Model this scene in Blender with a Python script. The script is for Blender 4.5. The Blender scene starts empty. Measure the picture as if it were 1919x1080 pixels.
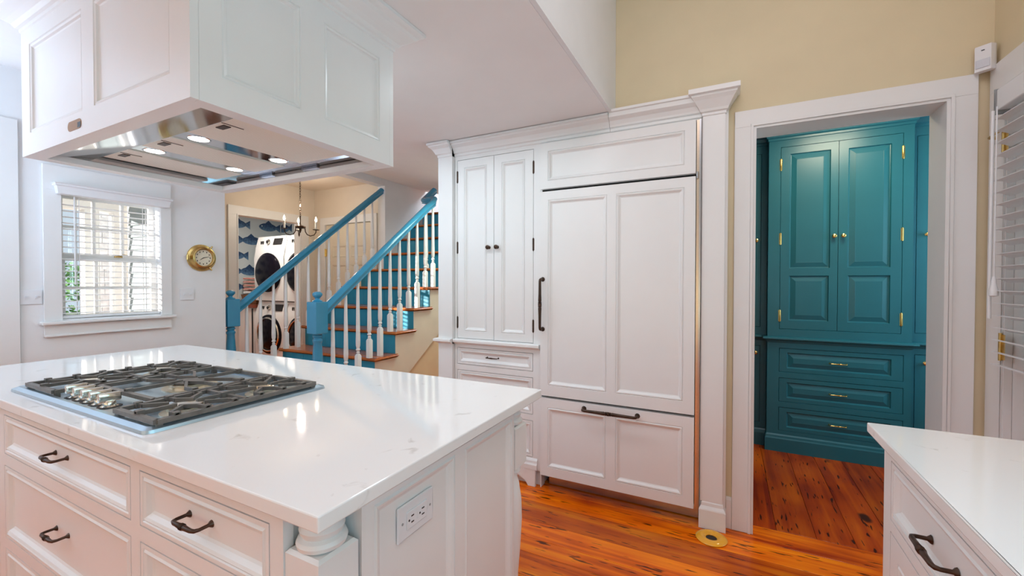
import bpy, bmesh, math, random
from mathutils import Vector, Matrix
random.seed(7)
S = bpy.context.scene
COL = S.collection
PI = math.pi
# ------------------------------------------------------------------ camera
H = 1.30
F_PX = 795.58
YAW, PIT, ROL = math.radians(27.0228), math.radians(-0.78236), math.radians(0.07707)
fw = Vector((-math.sin(YAW)*math.cos(PIT), math.cos(YAW)*math.cos(PIT), math.sin(PIT)))
rt = Vector((math.cos(YAW), math.sin(YAW), 0)); up = rt.cross(fw)
r2 = rt*math.cos(ROL)+up*math.sin(ROL); u2 = -rt*math.sin(ROL)+up*math.cos(ROL)
cd = bpy.data.cameras.new('camera'); cam = bpy.data.objects.new('camera', cd); COL.objects.link(cam)
cd.sensor_width = 36.0; cd.lens = F_PX/1919*36.0; cd.clip_start = 0.05; cd.clip_end = 200
cam.matrix_world = Matrix(((r2.x, u2.x, -fw.x, 0), (r2.y, u2.y, -fw.y, 0), (r2.z, u2.z, -fw.z, H), (0, 0, 0, 1)))
S.camera = cam
# ------------------------------------------------------------------ world, sun, area lights, exposure
wd = bpy.data.worlds.new('world'); S.world = wd; wd.use_nodes = True
bg = wd.node_tree.nodes['Background']; bg.inputs[0].default_value = (0.72, 0.87, 1.0, 1); bg.inputs[1].default_value = 0.8
def area(name, loc, look, sx, sy, power, col, spread=None):
    l = bpy.data.lights.new(name, 'AREA'); l.shape = 'RECTANGLE'; l.size = sx; l.size_y = sy; l.energy = power; l.color = col
    if spread: l.spread = spread
    o = bpy.data.objects.new(name, l); COL.objects.link(o); o.location = loc
    o.rotation_euler = (Vector(look)-Vector(loc)).to_track_quat('-Z', 'Y').to_euler(); return o
sl = bpy.data.lights.new('sun', 'SUN'); sl.energy = 11; sl.angle = math.radians(0.6); sl.color = (1, .93, .82)
so = bpy.data.objects.new('sun', sl); COL.objects.link(so)
SUN = Vector((-0.94, -1.74, 0.24))
so.rotation_euler = SUN.to_track_quat('Z', 'Y').to_euler()
# added unseen fills; hall chandelier; assumed pantry and laundry lights
area('fill_right', (0.97, -0.30, 1.50), (-1.0, -0.25, 2.6), 2.6, 0.8, 29, (0.30, 0.76, 1.0))  # added light for assumed daylight from the right; no window opening here
area('fill_rear', (-1.3, -2.62, 1.3), (-1.3, 0, 2.0), 4.0, 1.6, 15, (1.0, 0.87, 0.48))  # unseen fill added behind the camera, no window there
area('fill_stairwell', (-2.6, 6.3, 3.7), (-3.0, 4.5, 2.4), 1.2, 1.0, 50, (0.68, 0.85, 1.0))  # added light for the stairwell, no window stands here
area('fill_kitchen_vault', (0.15, 0.3, 3.25), (0.15, 0.4, 0), 1.0, 2.5, 19, (1.0, 0.90, 0.98))  # soft overhead fill added under the vault, no fixture
area('fill_kitchen_low', (-2.2, -0.9, 2.20), (-2.2, -0.9, 0), 2.0, 1.0, 5, (0.8, 0.9, 1.0))  # added fill below the low ceiling, without a fixture
area('fill_aisle', (-1.6, 1.72, 2.262), (-1.6, 1.72, 0), 1.6, 0.25, 11, (0.78, 0.92, 1.0))  # invented downlight, added to bounce light onto ceiling and counter
area('fill_up_rear', (-1.5, -2.1, 1.3), (-1.5, -1.9, 2.3), 2.2, 0.8, 9, (1.0, 0.75, 0.6), 1.7)  # unseen uplight added at the rear to brighten the ceiling
area('fill_up_left', (-3.1, -0.7, 1.5), (-3.35, -0.2, 2.3), 1.0, 1.0, 34, (0.55, 0.76, 1.0), 2.6)  # upward fill added out of view for left wall and ceiling
pl_ = bpy.data.lights.new('lamp_chandelier', 'POINT'); pl_.energy = 6.5; pl_.shadow_soft_size = .025; pl_.color = (1.0, .88, .72)
po_ = bpy.data.objects.new('lamp_chandelier', pl_); COL.objects.link(po_); po_.location = (-4.62, 3.42, 2.22)
area('fill_passage', (-2.3, 3.6, 2.24), (-2.3, 3.6, 0), 0.5, 0.9, 12, (0.85, 1.0, 0.85))  # added without a fixture, bounces light off the passage floor
area('assumed_lamp_pantry', (0.75, 3.2, 2.46), (0.7, 3.5, 1.0), 0.35, 0.35, 11, (1.0, 0.85, 0.6))  # assumed ceiling lamp of the pantry, out of view
area('assumed_daylight_pantry', (2.25, 3.3, 1.6), (0.9, 3.9, 1.4), 0.6, 1.2, 14, (0.62, 0.88, 1.0))  # assumed daylight from an unseen opening at the pantry's right
area('assumed_lamp_laundry', (-6.2, 3.8, 2.42), (-6.2, 3.9, 0), 0.5, 0.5, 22, (1.0, 0.92, 0.80))  # assumed laundry ceiling light, no fixture built
S.view_settings.view_transform = 'Standard'; S.view_settings.look = 'None'
S.view_settings.exposure = 0.13; S.view_settings.gamma = 1.0; S.view_settings.use_curve_mapping = False

# ------------------------------------------------------------------ materials
def nmat(name):
    m = bpy.data.materials.new(name); m.use_nodes = True
    nt = m.node_tree; return m, nt, nt.nodes['Principled BSDF']
def N(nt, t, **kw):
    n = nt.nodes.new(t)
    for k, v in kw.items(): setattr(n, k, v)
    return n
def M(name, col, rough=.5, metal=0., noise=.03, scale=6., bump=0., bscale=60., coat=0., spec=None, emit=None, est=0.):
    m, nt, b = nmat(name)
    tc = N(nt, 'ShaderNodeTexCoord'); no = N(nt, 'ShaderNodeTexNoise'); no.inputs['Scale'].default_value = scale
    nt.links.new(tc.outputs['Object'], no.inputs['Vector'])
    cr = N(nt, 'ShaderNodeValToRGB')
    cr.color_ramp.elements[0].position = .3; cr.color_ramp.elements[1].position = .7
    cr.color_ramp.elements[0].color = tuple(max(0, c*(1-noise)) for c in col)+(1,)
    cr.color_ramp.elements[1].color = tuple(min(1, c*(1+noise)) for c in col)+(1,)
    nt.links.new(no.outputs['Fac'], cr.inputs[0]); nt.links.new(cr.outputs[0], b.inputs['Base Color'])
    b.inputs['Roughness'].default_value = rough; b.inputs['Metallic'].default_value = metal
    b.inputs['Coat Weight'].default_value = coat; b.inputs['Coat Roughness'].default_value = .08
    if spec is not None: b.inputs['Specular IOR Level'].default_value = spec
    if bump:
        n2 = N(nt, 'ShaderNodeTexNoise'); n2.inputs['Scale'].default_value = bscale
        nt.links.new(tc.outputs['Object'], n2.inputs['Vector'])
        bp = N(nt, 'ShaderNodeBump'); bp.inputs['Strength'].default_value = bump; bp.inputs['Distance'].default_value = .002
        nt.links.new(n2.outputs['Fac'], bp.inputs['Height']); nt.links.new(bp.outputs[0], b.inputs['Normal'])
    if emit:
        b.inputs['Emission Color'].default_value = emit+(1,); b.inputs['Emission Strength'].default_value = est
    return m
CAB = M('white_cabinet_paint', (.86, .85, .84), .32, noise=.01)
TRIM = M('white_trim_paint', (.84, .83, .82), .38, noise=.01)
WALLW = M('white_wall_paint', (.84, .835, .84), .7, noise=.015, bump=.15, bscale=220)
CEILM = M('ceiling_paint', (.90, .88, .87), .8, noise=.01)
CREAM = M('cream_wall_paint', (.80, .63, .40), .7, noise=.02, bump=.15, bscale=220)
YELW = M('pale_yellow_wall_paint', (.75, .64, .43), .7, noise=.02, bump=.15, bscale=220)
HALLW = M('warm_cream_hall_paint', (.80, .71, .60), .7, noise=.02)
TEAL = M('teal_cabinet_paint', (.016, .150, .205), .33, noise=.06, scale=3)
BLUE = M('glossy_blue_paint', (.035, .27, .45), .18, noise=.06, coat=.5)
BLUER = M('blue_riser_paint', (.014, .275, .43), .3, noise=.05)
STEEL = M('brushed_stainless', (.55, .56, .57), .22, 1., noise=.04, scale=3)
MIRR = M('polished_stainless', (.62, .63, .66), .08, 1., noise=.02)
IRON = M('cast_iron', (.14, .125, .11), .38, 0.0, noise=.15, scale=40, bump=.2)
BRONZE = M('dark_bronze', (.07, .042, .03), .35, .8, noise=.3, scale=30)
BRASS = M('polished_brass', (.83, .58, .20), .2, 1., noise=.05)
ABRASS = M('aged_brass', (.62, .44, .17), .28, 1., noise=.2, scale=25)
CHROME = M('knob_chrome', (.80, .76, .68), .15, 1.)
BURN = M('burner_brass_alloy', (.68, .60, .45), .35, .8, noise=.1)
BLACK = M('black_slot', (.012, .011, .012), .5)
GLASSB = M('black_door_glass', (.006, .005, .01), .16, spec=.12)
APPL = M('white_enamel', (.82, .83, .84), .2, noise=.01)
PLAST = M('white_plastic', (.82, .82, .84), .35, noise=.01)
SLATM = M('white_blind_slat', (.86, .86, .87), .35, noise=.01)
TREAD = None
CAPW = M('candle_sleeve', (.9, .88, .82), .5)
FLAME = M('lit_bulb', (1, .85, .6), .3, emit=(1.0, .82, .55), est=28)
LAMP = M('lit_hood_lamp', (1, .95, .85), .3, emit=(1.0, .95, .86), est=5)
DIAL = M('clock_dial', (.80, .72, .58), .4)
RING = M('yellow_wood_varnish', (.90, .42, .02), .2, coat=.4)
WICK = M('brown_wicker', (.22, .085, .03), .6, noise=.35, scale=60, bump=.6)
REDW = M('red_brown_wood', (.20, .045, .02), .4, noise=.3, scale=14)
LEAF = M('leaf_green', (.12, .30, .08), .6, noise=.5, scale=9)
SHING = M('weathered_shingle', (.58, .61, .64), .8, noise=.2, scale=18)
GROUND = M('lawn', (.16, .28, .09), .9, noise=.4, scale=3)
GREYM = M('grey_painted_metal', (.35, .36, .36), .4)

def wood(name, axis, c1, c2, c3, rough=.22, coat=.3, knots=True, gscale=1.0):
    m, nt, b = nmat(name); L = nt.links.new
    tc = N(nt, 'ShaderNodeTexCoord'); oi = N(nt, 'ShaderNodeObjectInfo')
    ad = N(nt, 'ShaderNodeVectorMath', operation='ADD'); mu = N(nt, 'ShaderNodeMath', operation='MULTIPLY'); mu.inputs[1].default_value = 37.0
    L(oi.outputs['Random'], mu.inputs[0]); L(tc.outputs['Object'], ad.inputs[0]); L(mu.outputs[0], ad.inputs[1])
    mp = N(nt, 'ShaderNodeMapping'); L(ad.outputs[0], mp.inputs[0])
    sc = [22*gscale, 22*gscale, 22*gscale]; sc[axis] = 1.3*gscale; mp.inputs['Scale'].default_value = sc
    n1 = N(nt, 'ShaderNodeTexNoise'); n1.inputs['Scale'].default_value = 1.0; n1.inputs['Detail'].default_value = 5; n1.inputs['Distortion'].default_value = .6
    L(mp.outputs[0], n1.inputs['Vector'])
    n2 = N(nt, 'ShaderNodeTexNoise'); n2.inputs['Scale'].default_value = 2.2; n2.inputs['Detail'].default_value = 2
    L(ad.outputs[0], n2.inputs['Vector'])
    mx = N(nt, 'ShaderNodeMix', data_type='FLOAT'); mx.inputs[0].default_value = .45
    L(n1.outputs['Fac'], mx.inputs[2]); L(n2.outputs['Fac'], mx.inputs[3])
    cr = N(nt, 'ShaderNodeValToRGB'); e = cr.color_ramp.elements
    e[0].position = .36; e[0].color = c3+(1,); e[1].position = .64; e[1].color = c1+(1,); x = cr.color_ramp.elements.new(.5); x.color = c2+(1,)
    L(mx.outputs[0], cr.inputs[0]); out = cr.outputs[0]
    if knots:
        mp2 = N(nt, 'ShaderNodeMapping'); L(ad.outputs[0], mp2.inputs[0])
        s2 = [4.4, 4.4, 4.4]; s2[axis] = 2.3; s2[2] = .01; mp2.inputs['Scale'].default_value = s2
        vo = N(nt, 'ShaderNodeTexVoronoi'); vo.inputs['Scale'].default_value = 1.0; L(mp2.outputs[0], vo.inputs['Vector'])
        # only some of the cells carry a knot
        sep = N(nt, 'ShaderNodeSeparateColor'); L(vo.outputs['Color'], sep.inputs[0])
        rad = N(nt, 'ShaderNodeMath', operation='MULTIPLY_ADD'); rad.inputs[1].default_value = .17; rad.inputs[2].default_value = -.03
        L(sep.outputs[0], rad.inputs[0])
        nn = N(nt, 'ShaderNodeTexNoise'); nn.inputs['Scale'].default_value = 25; L(ad.outputs[0], nn.inputs['Vector'])
        dd = N(nt, 'ShaderNodeMath', operation='MULTIPLY_ADD'); dd.inputs[1].default_value = .07; L(nn.outputs['Fac'], dd.inputs[0]); L(vo.outputs['Distance'], dd.inputs[2])
        sb = N(nt, 'ShaderNodeMath', operation='SUBTRACT'); L(dd.outputs[0], sb.inputs[0]); L(rad.outputs[0], sb.inputs[1])
        mr = N(nt, 'ShaderNodeMapRange'); mr.inputs[1].default_value = .0; mr.inputs[2].default_value = .055; L(sb.outputs[0], mr.inputs[0])
        mk = N(nt, 'ShaderNodeMix', data_type='RGBA'); mk.inputs[6].default_value = (.055, .010, .002, 1)
        L(mr.outputs[0], mk.inputs[0]); L(out, mk.inputs[7]); out = mk.outputs[2]
        # fine dark nail and check marks
        mp3 = N(nt, 'ShaderNodeMapping'); L(ad.outputs[0], mp3.inputs[0]); s3 = [70, 70, 70]; s3[axis] = 9; s3[2] = .1; mp3.inputs['Scale'].default_value = s3
        n3 = N(nt, 'ShaderNodeTexNoise'); n3.inputs['Scale'].default_value = 1; n3.inputs['Detail'].default_value = 1; L(mp3.outputs[0], n3.inputs['Vector'])
        m3 = N(nt, 'ShaderNodeMapRange'); m3.inputs[1].default_value = .655; m3.inputs[2].default_value = .70; m3.inputs[3].default_value = 1; m3.inputs[4].default_value = .12
        L(n3.outputs['Fac'], m3.inputs[0])
        mz = N(nt, 'ShaderNodeMix', data_type='RGBA', blend_type='MULTIPLY'); mz.inputs[0].default_value = 1
        L(out, mz.inputs[6]); L(m3.outputs[0], mz.inputs[7]); out = mz.outputs[2]
    # a small tone shift from board to board
    hs = N(nt, 'ShaderNodeHueSaturation'); mr2 = N(nt, 'ShaderNodeMapRange'); mr2.inputs[3].default_value = .78; mr2.inputs[4].default_value = 1.18
    L(oi.outputs['Random'], mr2.inputs[0]); L(mr2.outputs[0], hs.inputs['Value']); L(out, hs.inputs['Color'])
    L(hs.outputs[0], b.inputs['Base Color'])
    b.inputs['Roughness'].default_value = rough; b.inputs['Coat Weight'].default_value = coat; b.inputs['Coat Roughness'].default_value = .12; b.inputs['Specular IOR Level'].default_value = .3
    return m
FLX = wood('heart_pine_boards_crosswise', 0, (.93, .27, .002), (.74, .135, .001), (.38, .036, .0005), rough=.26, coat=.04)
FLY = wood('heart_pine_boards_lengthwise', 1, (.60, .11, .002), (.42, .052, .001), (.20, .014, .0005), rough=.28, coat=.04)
TREAD = wood('varnished_tread_wood', 0, (.62, .20, .045), (.50, .13, .03), (.34, .08, .02), knots=False, rough=.18)

def quartz():
    m, nt, b = nmat('white_quartz'); L = nt.links.new
    tc = N(nt, 'ShaderNodeTexCoord'); n1 = N(nt, 'ShaderNodeTexNoise'); n1.inputs['Scale'].default_value = 17; n1.inputs['Detail'].default_value = 7; n1.inputs['Distortion'].default_value = .8
    L(tc.outputs['Object'], n1.inputs['Vector']); cr = N(nt, 'ShaderNodeValToRGB'); e = cr.color_ramp.elements
    e[0].position = .25; e[0].color = (.70, .67, .64, 1); e[1].position = .34; e[1].color = (.88, .86, .84, 1)
    L(n1.outputs['Fac'], cr.inputs[0]); L(cr.outputs[0], b.inputs['Base Color']); b.inputs['Roughness'].default_value = .07
    return m
QUARTZ = quartz()
def perforated():
    m, nt, b = nmat('perforated_filter'); L = nt.links.new
    tc = N(nt, 'ShaderNodeTexCoord'); vo = N(nt, 'ShaderNodeTexVoronoi'); vo.inputs['Scale'].default_value = 190; vo.inputs['Randomness'].default_value = 0
    L(tc.outputs['Object'], vo.inputs['Vector']); cr = N(nt, 'ShaderNodeValToRGB'); e = cr.color_ramp.elements
    e[0].position = .22; e[0].color = (.62, .56, .46, 1); e[1].position = .34; e[1].color = (.95, .90, .80, 1)
    L(vo.outputs['Distance'], cr.inputs[0]); L(cr.outputs[0], b.inputs['Base Color']); b.inputs['Roughness'].default_value = .35; b.inputs['Metallic'].default_value = .0
    return m
PERF = perforated()
def glass():
    m, nt, b = nmat('window_glass'); L = nt.links.new
    tr = N(nt, 'ShaderNodeBsdfTransparent'); gl = N(nt, 'ShaderNodeBsdfGlossy'); gl.inputs['Roughness'].default_value = .02
    mx = N(nt, 'ShaderNodeMixShader'); mx.inputs[0].default_value = .05
    L(tr.outputs[0], mx.inputs[1]); L(gl.outputs[0], mx.inputs[2])
    L(mx.outputs[0], nt.nodes['Material Output'].inputs['Surface']); return m
GLASS = glass()
def fish(name, ax):
    m, nt, b = nmat(name); L = nt.links.new
    def mth(op, a, c=None, d=None):
        n = N(nt, 'ShaderNodeMath', operation=op)
        for i, v in enumerate((a, c, d)):
            if v is None: continue
            if isinstance(v, (int, float)): n.inputs[i].default_value = v
            else: L(v, n.inputs[i])
        return n.outputs[0]
    g = N(nt, 'ShaderNodeNewGeometry'); sx = N(nt, 'ShaderNodeSeparateXYZ'); L(g.outputs['Position'], sx.inputs[0])
    v = mth('MULTIPLY', sx.outputs['Z'], 1/.27); row = mth('FLOOR', v)
    u = mth('ADD', mth('MULTIPLY', sx.outputs[ax], 1/.56), mth('MULTIPLY', row, .47))
    fu = mth('SUBTRACT', mth('FRACT', u), .5); fv = mth('SUBTRACT', mth('FRACT', v), .5)
    par = mth('MODULO', row, 2.0); s = mth('SUBTRACT', 1.0, mth('MULTIPLY', par, 2.0)); x = mth('MULTIPLY', fu, s)
    body = mth('LESS_THAN', mth('ADD', mth('POWER', mth('MULTIPLY', mth('ABSOLUTE', x), 1/.30), 1.9), mth('POWER', mth('MULTIPLY', mth('ABSOLUTE', fv), 1/.27), 1.9)), 1.0)
    tail = mth('MULTIPLY', mth('MULTIPLY', mth('GREATER_THAN', x, .24), mth('LESS_THAN', x, .42)), mth('LESS_THAN', mth('ABSOLUTE', fv), mth('MULTIPLY', mth('SUBTRACT', x, .20), 1.3)))
    fin = mth('MULTIPLY', mth('GREATER_THAN', fv, 0.0), mth('LESS_THAN', fv, mth('SUBTRACT', .46, mth('MULTIPLY', mth('ABSOLUTE', mth('SUBTRACT', x, .02)), 1.9))))
    msk = mth('MAXIMUM', mth('MAXIMUM', body, tail), fin)
    no = N(nt, 'ShaderNodeTexNoise'); no.inputs['Scale'].default_value = 30; L(g.outputs['Position'], no.inputs['Vector'])
    sh = mth('ADD', mth('MULTIPLY', no.outputs['Fac'], .8), mth('MULTIPLY', fv, -.9))
    cr = N(nt, 'ShaderNodeValToRGB'); e = cr.color_ramp.elements; e[0].position = .25; e[0].color = (.018, .055, .14, 1); e[1].position = .75; e[1].color = (.12, .25, .42, 1)
    L(sh, cr.inputs[0])
    eye = mth('LESS_THAN', mth('ADD', mth('POWER', mth('ABSOLUTE', mth('ADD', x, .20)), 2.0), mth('POWER', mth('ABSOLUTE', mth('MULTIPLY', mth('SUBTRACT', fv, .05), .5)), 2.0)), .0004)
    m1 = N(nt, 'ShaderNodeMix', data_type='RGBA'); L(eye, m1.inputs[0]); L(cr.outputs[0], m1.inputs[6]); m1.inputs[7].default_value = (.7, .75, .78, 1)
    m2 = N(nt, 'ShaderNodeMix', data_type='RGBA'); L(msk, m2.inputs[0]); m2.inputs[6].default_value = (.56, .63, .66, 1); L(m1.outputs[2], m2.inputs[7])
    L(m2.outputs[2], b.inputs['Base Color']); b.inputs['Roughness'].default_value = .7
    return m
FISHY = fish('fish_wallpaper_side', 'Y'); FISHX = fish('fish_wallpaper_back', 'X')
def stripes():
    m, nt, b = nmat('red_striped_cloth'); L = nt.links.new
    g = N(nt, 'ShaderNodeTexCoord'); wv = N(nt, 'ShaderNodeTexWave', bands_direction='Z'); wv.inputs['Scale'].default_value = 9; wv.inputs['Distortion'].default_value = 1.0
    L(g.outputs['Object'], wv.inputs['Vector']); cr = N(nt, 'ShaderNodeValToRGB'); e = cr.color_ramp.elements; cr.color_ramp.interpolation = 'CONSTANT'
    e[0].color = (.42, .07, .05, 1); e[1].position = .42; e[1].color = (.78, .70, .64, 1)
    L(wv.outputs[0], cr.inputs[0]); L(cr.outputs[0], b.inputs['Base Color']); b.inputs['Roughness'].default_value = .9
    return m
STRIPE = stripes()

# ------------------------------------------------------------------ mesh helpers
W = {}           # world position of every parent
def obj(name, bm, mat, parent=None, smooth=False, world=None, kind=None, rot=None):
    """link bm as one object; world=None: bm is in world coordinates and gets its own origin; else bm is local and sits at `world`."""
    bmesh.ops.remove_doubles(bm, verts=bm.verts, dist=1e-6)
    bmesh.ops.recalc_face_normals(bm, faces=bm.faces)
    if world is None:
        mn = Vector((min(v.co.x for v in bm.verts), min(v.co.y for v in bm.verts), min(v.co.z for v in bm.verts)))
        mx = Vector((max(v.co.x for v in bm.verts), max(v.co.y for v in bm.verts), max(v.co.z for v in bm.verts)))
        c = (mn+mx)/2; c.z = mn.z
        bmesh.ops.translate(bm, verts=bm.verts, vec=-c); world = c
    world = Vector(world)
    me = bpy.data.meshes.new(name); bm.to_mesh(me); bm.free()
    if smooth:
        for p in me.polygons: p.use_smooth = True
        if smooth != 'all':
            me.set_sharp_from_angle(angle=math.radians(smooth if smooth is not True else 40))
    me.materials.append(mat)
    o = bpy.data.objects.new(name, me); COL.objects.link(o)
    if parent is not None: o.parent = parent; o.location = world-W[parent]
    else: o.location = world
    W[o] = world
    if rot: o.rotation_euler = rot
    if kind: o['kind'] = kind
    return o
def struct(name, bm, mat, parent=None, **k):
    o = obj(name, bm, mat, parent, **k)
    if parent is None: o['kind'] = 'structure'
    return o
def tag(o, label, cat, group=None):
    o['label'] = label; o['category'] = cat
    if group: o['group'] = group
    return o
def thing(name, label, cat, loc, group=None):
    o = bpy.data.objects.new(name, None); COL.objects.link(o); o.location = loc; W[o] = Vector(loc); o.empty_display_size = .05
    return tag(o, label, cat, group)
def sempty(name, loc):
    o = bpy.data.objects.new(name, None); COL.objects.link(o); o.location = loc; W[o] = Vector(loc); o['kind'] = 'structure'; o.empty_display_size = .05
    return o
def inst(src, parent, world, name=None, rot=None, label=None):
    """copy a part (shares its mesh) with its own children"""
    o = src.copy(); COL.objects.link(o); o.parent = parent; o.location = Vector(world)-(W[parent] if parent else Vector()); W[o] = Vector(world)
    if rot is not None: o.rotation_euler = rot
    if label: o['label'] = label
    for ch in src.children:
        c = ch.copy(); COL.objects.link(c); c.parent = o; W[c] = W[o]+ch.location
    return o
def B(): return bmesh.new()
def box(bm, x0, x1, y0, y1, z0, z1, bev=0.):
    v = [bm.verts.new((x, y, z)) for z in (z0, z1) for y in (y0, y1) for x in (x0, x1)]
    fs = [bm.faces.new([v[i] for i in q]) for q in ((0, 1, 3, 2), (4, 5, 7, 6), (0, 1, 5, 4), (2, 3, 7, 6), (0, 2, 6, 4), (1, 3, 7, 5))]
    if bev:
        es = list({e for f in fs for e in f.edges})
        bmesh.ops.bevel(bm, geom=es, offset=bev, segments=2, affect='EDGES', profile=.5)
    return bm
def nb(*a, **k): return box(B(), *a, **k)
def stack(bm, x0, x1, y0, y1, prof, l=1, r=1, f=1, b=0):
    """rectangle lofted upward; prof = [(offset, z)...]; l, r, f(-Y), b(+Y) say which sides follow the offset"""
    rings = []
    for o, z in prof:
        rings.append([bm.verts.new(p) for p in ((x0-o*l, y0-o*f, z), (x1+o*r, y0-o*f, z), (x1+o*r, y1+o*b, z), (x0-o*l, y1+o*b, z))])
    for a, c in zip(rings, rings[1:]):
        for i in range(4): bm.faces.new((a[i], a[(i+1) % 4], c[(i+1) % 4], c[i]))
    bm.faces.new(rings[0]); bm.faces.new(rings[-1]); return bm
def lathe(bm, prof, c=(0, 0, 0), axis='Z', n=24, ring=False):
    c = Vector(c); rings = []
    def pt(r, h, a):
        x, y = r*math.cos(a), r*math.sin(a)
        return c+{'Z': Vector((x, y, h)), 'Y': Vector((x, -h, y)), 'X': Vector((h, x, y))}[axis]
    for r, h in prof:
        rings.append([bm.verts.new(pt(max(r, 0), h, 2*PI*i/n)) for i in range(n)] if r > 1e-6 else [bm.verts.new(pt(0, h, 0))])
    for a, d in zip(rings, rings[1:]):
        if len(a) == 1 and len(d) == 1: continue
        for i in range(n):
            j = (i+1) % n
            if len(a) == 1: bm.faces.new((a[0], d[j], d[i]))
            elif len(d) == 1: bm.faces.new((a[i], a[j], d[0]))
            else: bm.faces.new((a[i], a[j], d[j], d[i]))
    if len(rings[0]) > 1 and len(rings[-1]) > 1 and ring:
        for i in range(n): bm.faces.new((rings[-1][i], rings[-1][(i+1) % n], rings[0][(i+1) % n], rings[0][i]))
        return bm
    if len(rings[0]) > 1: bm.faces.new(rings[0])
    if len(rings[-1]) > 1: bm.faces.new(rings[-1])
    return bm
def tube(bm, pts, rad, n=10, flat=1.):
    pts = [Vector(p) for p in pts]; rads = rad if isinstance(rad, (list, tuple)) else [rad]*len(pts)
    rings = []; prev = None
    for i, p in enumerate(pts):
        t = (pts[min(i+1, len(pts)-1)]-pts[max(i-1, 0)]).normalized()
        if prev is None:
            ref = Vector((0, 0, 1)) if abs(t.z) < .9 else Vector((1, 0, 0)); prev = t.cross(ref).normalized()
        a = (prev-t*prev.dot(t)).normalized(); b2 = t.cross(a); prev = a
        rings.append([bm.verts.new(p+(a*math.cos(2*PI*k/n)+b2*math.sin(2*PI*k/n)*flat)*rads[i]) for k in range(n)])
    for a, d in zip(rings, rings[1:]):
        for i in range(n): bm.faces.new((a[i], a[(i+1) % n], d[(i+1) % n], d[i]))
    bm.faces.new(rings[0]); bm.faces.new(rings[-1]); return bm
def prism(bm, poly, axis, a, b2):
    """extrude a 2-D polygon; axis X: poly=(y,z), Y: poly=(x,z), Z: poly=(x,y)"""
    def P(p, t): return {'X': (t, p[0], p[1]), 'Y': (p[0], t, p[1]), 'Z': (p[0], p[1], t)}[axis]
    A = [bm.verts.new(P(p, a)) for p in poly]; C = [bm.verts.new(P(p, b2)) for p in poly]; n = len(poly)
    for i in range(n): bm.faces.new((A[i], A[(i+1) % n], C[(i+1) % n], C[i]))
    bm.faces.new(A); bm.faces.new(C); return bm
class FR:
    """a frame on a vertical face: u along it, v up, w outward"""
    def __init__(s, face, plane):
        s.face, s.plane = face, plane
    def p(s, u, v, w):
        if s.face == '-Y': return Vector((u, s.plane-w, v))
        if s.face == '+Y': return Vector((u, s.plane+w, v))
        if s.face == '+X': return Vector((s.plane+w, u, v))
        return Vector((s.plane-w, u, v))
    def rot(s): return {'-Y': 0, '+Y': PI, '+X': PI/2, '-X': -PI/2}[s.face]
BEAD = [(0, 0), (.002, -.003), (.006, -.001), (.011, -.003), (.014, -.008), (.019, -.010)]
BEADB = [(0, 0), (.002, -.004), (.007, .001), (.013, -.001), (.020, -.008), (.026, -.011)]
RAISED = [(0, 0), (.002, -.004), (.005, -.010), (.009, -.011)]
def plate(bm, fr, u0, u1, v0, v1, holes, prof, t=.019, edge=.0015):
    """a slab whose face has rectangular sunk panels (holes) edged by the moulding prof; the panels' floor is left open"""
    us = sorted({u0, u1} | {h[0] for h in holes} | {h[1] for h in holes}); vs = sorted({v0, v1} | {h[2] for h in holes} | {h[3] for h in holes})
    V = {}
    def vt(u, v, w):
        k = (round(u, 5), round(v, 5), round(w, 5))
        if k not in V: V[k] = bm.verts.new(fr.p(u, v, w))
        return V[k]
    for i in range(len(us)-1):
        for j in range(len(vs)-1):
            a, b2, c, d = us[i], us[i+1], vs[j], vs[j+1]; mu, mv = (a+b2)/2, (c+d)/2
            if any(h[0] < mu < h[1] and h[2] < mv < h[3] for h in holes): continue
            bm.faces.new((vt(a, c, 0), vt(b2, c, 0), vt(b2, d, 0), vt(a, d, 0)))
    for h in holes:
        prev = None
        for o, w in prof:
            r = [bm.verts.new(fr.p(*q, w)) for q in ((h[0]+o, h[2]+o), (h[1]-o, h[2]+o), (h[1]-o, h[3]-o), (h[0]+o, h[3]-o))]
            if prev:
                for i in range(4): bm.faces.new((prev[i], prev[(i+1) % 4], r[(i+1) % 4], r[i]))
            prev = r
    # back and sides
    for (a, b2) in (((u0, v0), (u1, v0)), ((u1, v0), (u1, v1)), ((u1, v1), (u0, v1)), ((u0, v1), (u0, v0))):
        bm.faces.new([bm.verts.new(fr.p(*q, w)) for q, w in ((a, 0), (b2, 0), (b2, -t), (a, -t))])
    bm.faces.new([bm.verts.new(fr.p(*q, -t)) for q in ((u0, v0), (u1, v0), (u1, v1), (u0, v1))])
    return bm
def weld(bm): bmesh.ops.remove_doubles(bm, verts=bm.verts, dist=2e-5); return bm
def front(name, fr, u0, u1, v0, v1, holes, prof, mat, parent, raised=False, t=.019, sub=True):
    """door or drawer front: frame with moulding, and one panel child per opening"""
    bm = plate(B(), fr, u0, u1, v0, v1, holes, prof, t); weld(bm)
    d = obj(name, bm, mat, parent)
    o, w = prof[-1]
    tgt = d if sub else parent
    for h in holes:
        pb = B()
        rings = [(o, w-.004), (o, w)]
        if raised: rings = [(o, w-.004), (o, w), (o+min(.034, (h[3]-h[2])*.27), w+.009), (o+min(.034, (h[3]-h[2])*.27)+.0015, w+.0085)]
        prev = None
        for oo, ww in rings:
            r = [pb.verts.new(fr.p(*q, ww)) for q in ((h[0]+oo, h[2]+oo), (h[1]-oo, h[2]+oo), (h[1]-oo, h[3]-oo), (h[0]+oo, h[3]-oo))]
            if prev:
                for i in range(4): pb.faces.new((prev[i], prev[(i+1) % 4], r[(i+1) % 4], r[i]))
            else: pb.faces.new(r)
            prev = r
        pb.faces.new(prev)
        obj('panel', pb, mat, tgt)
    return d

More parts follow.
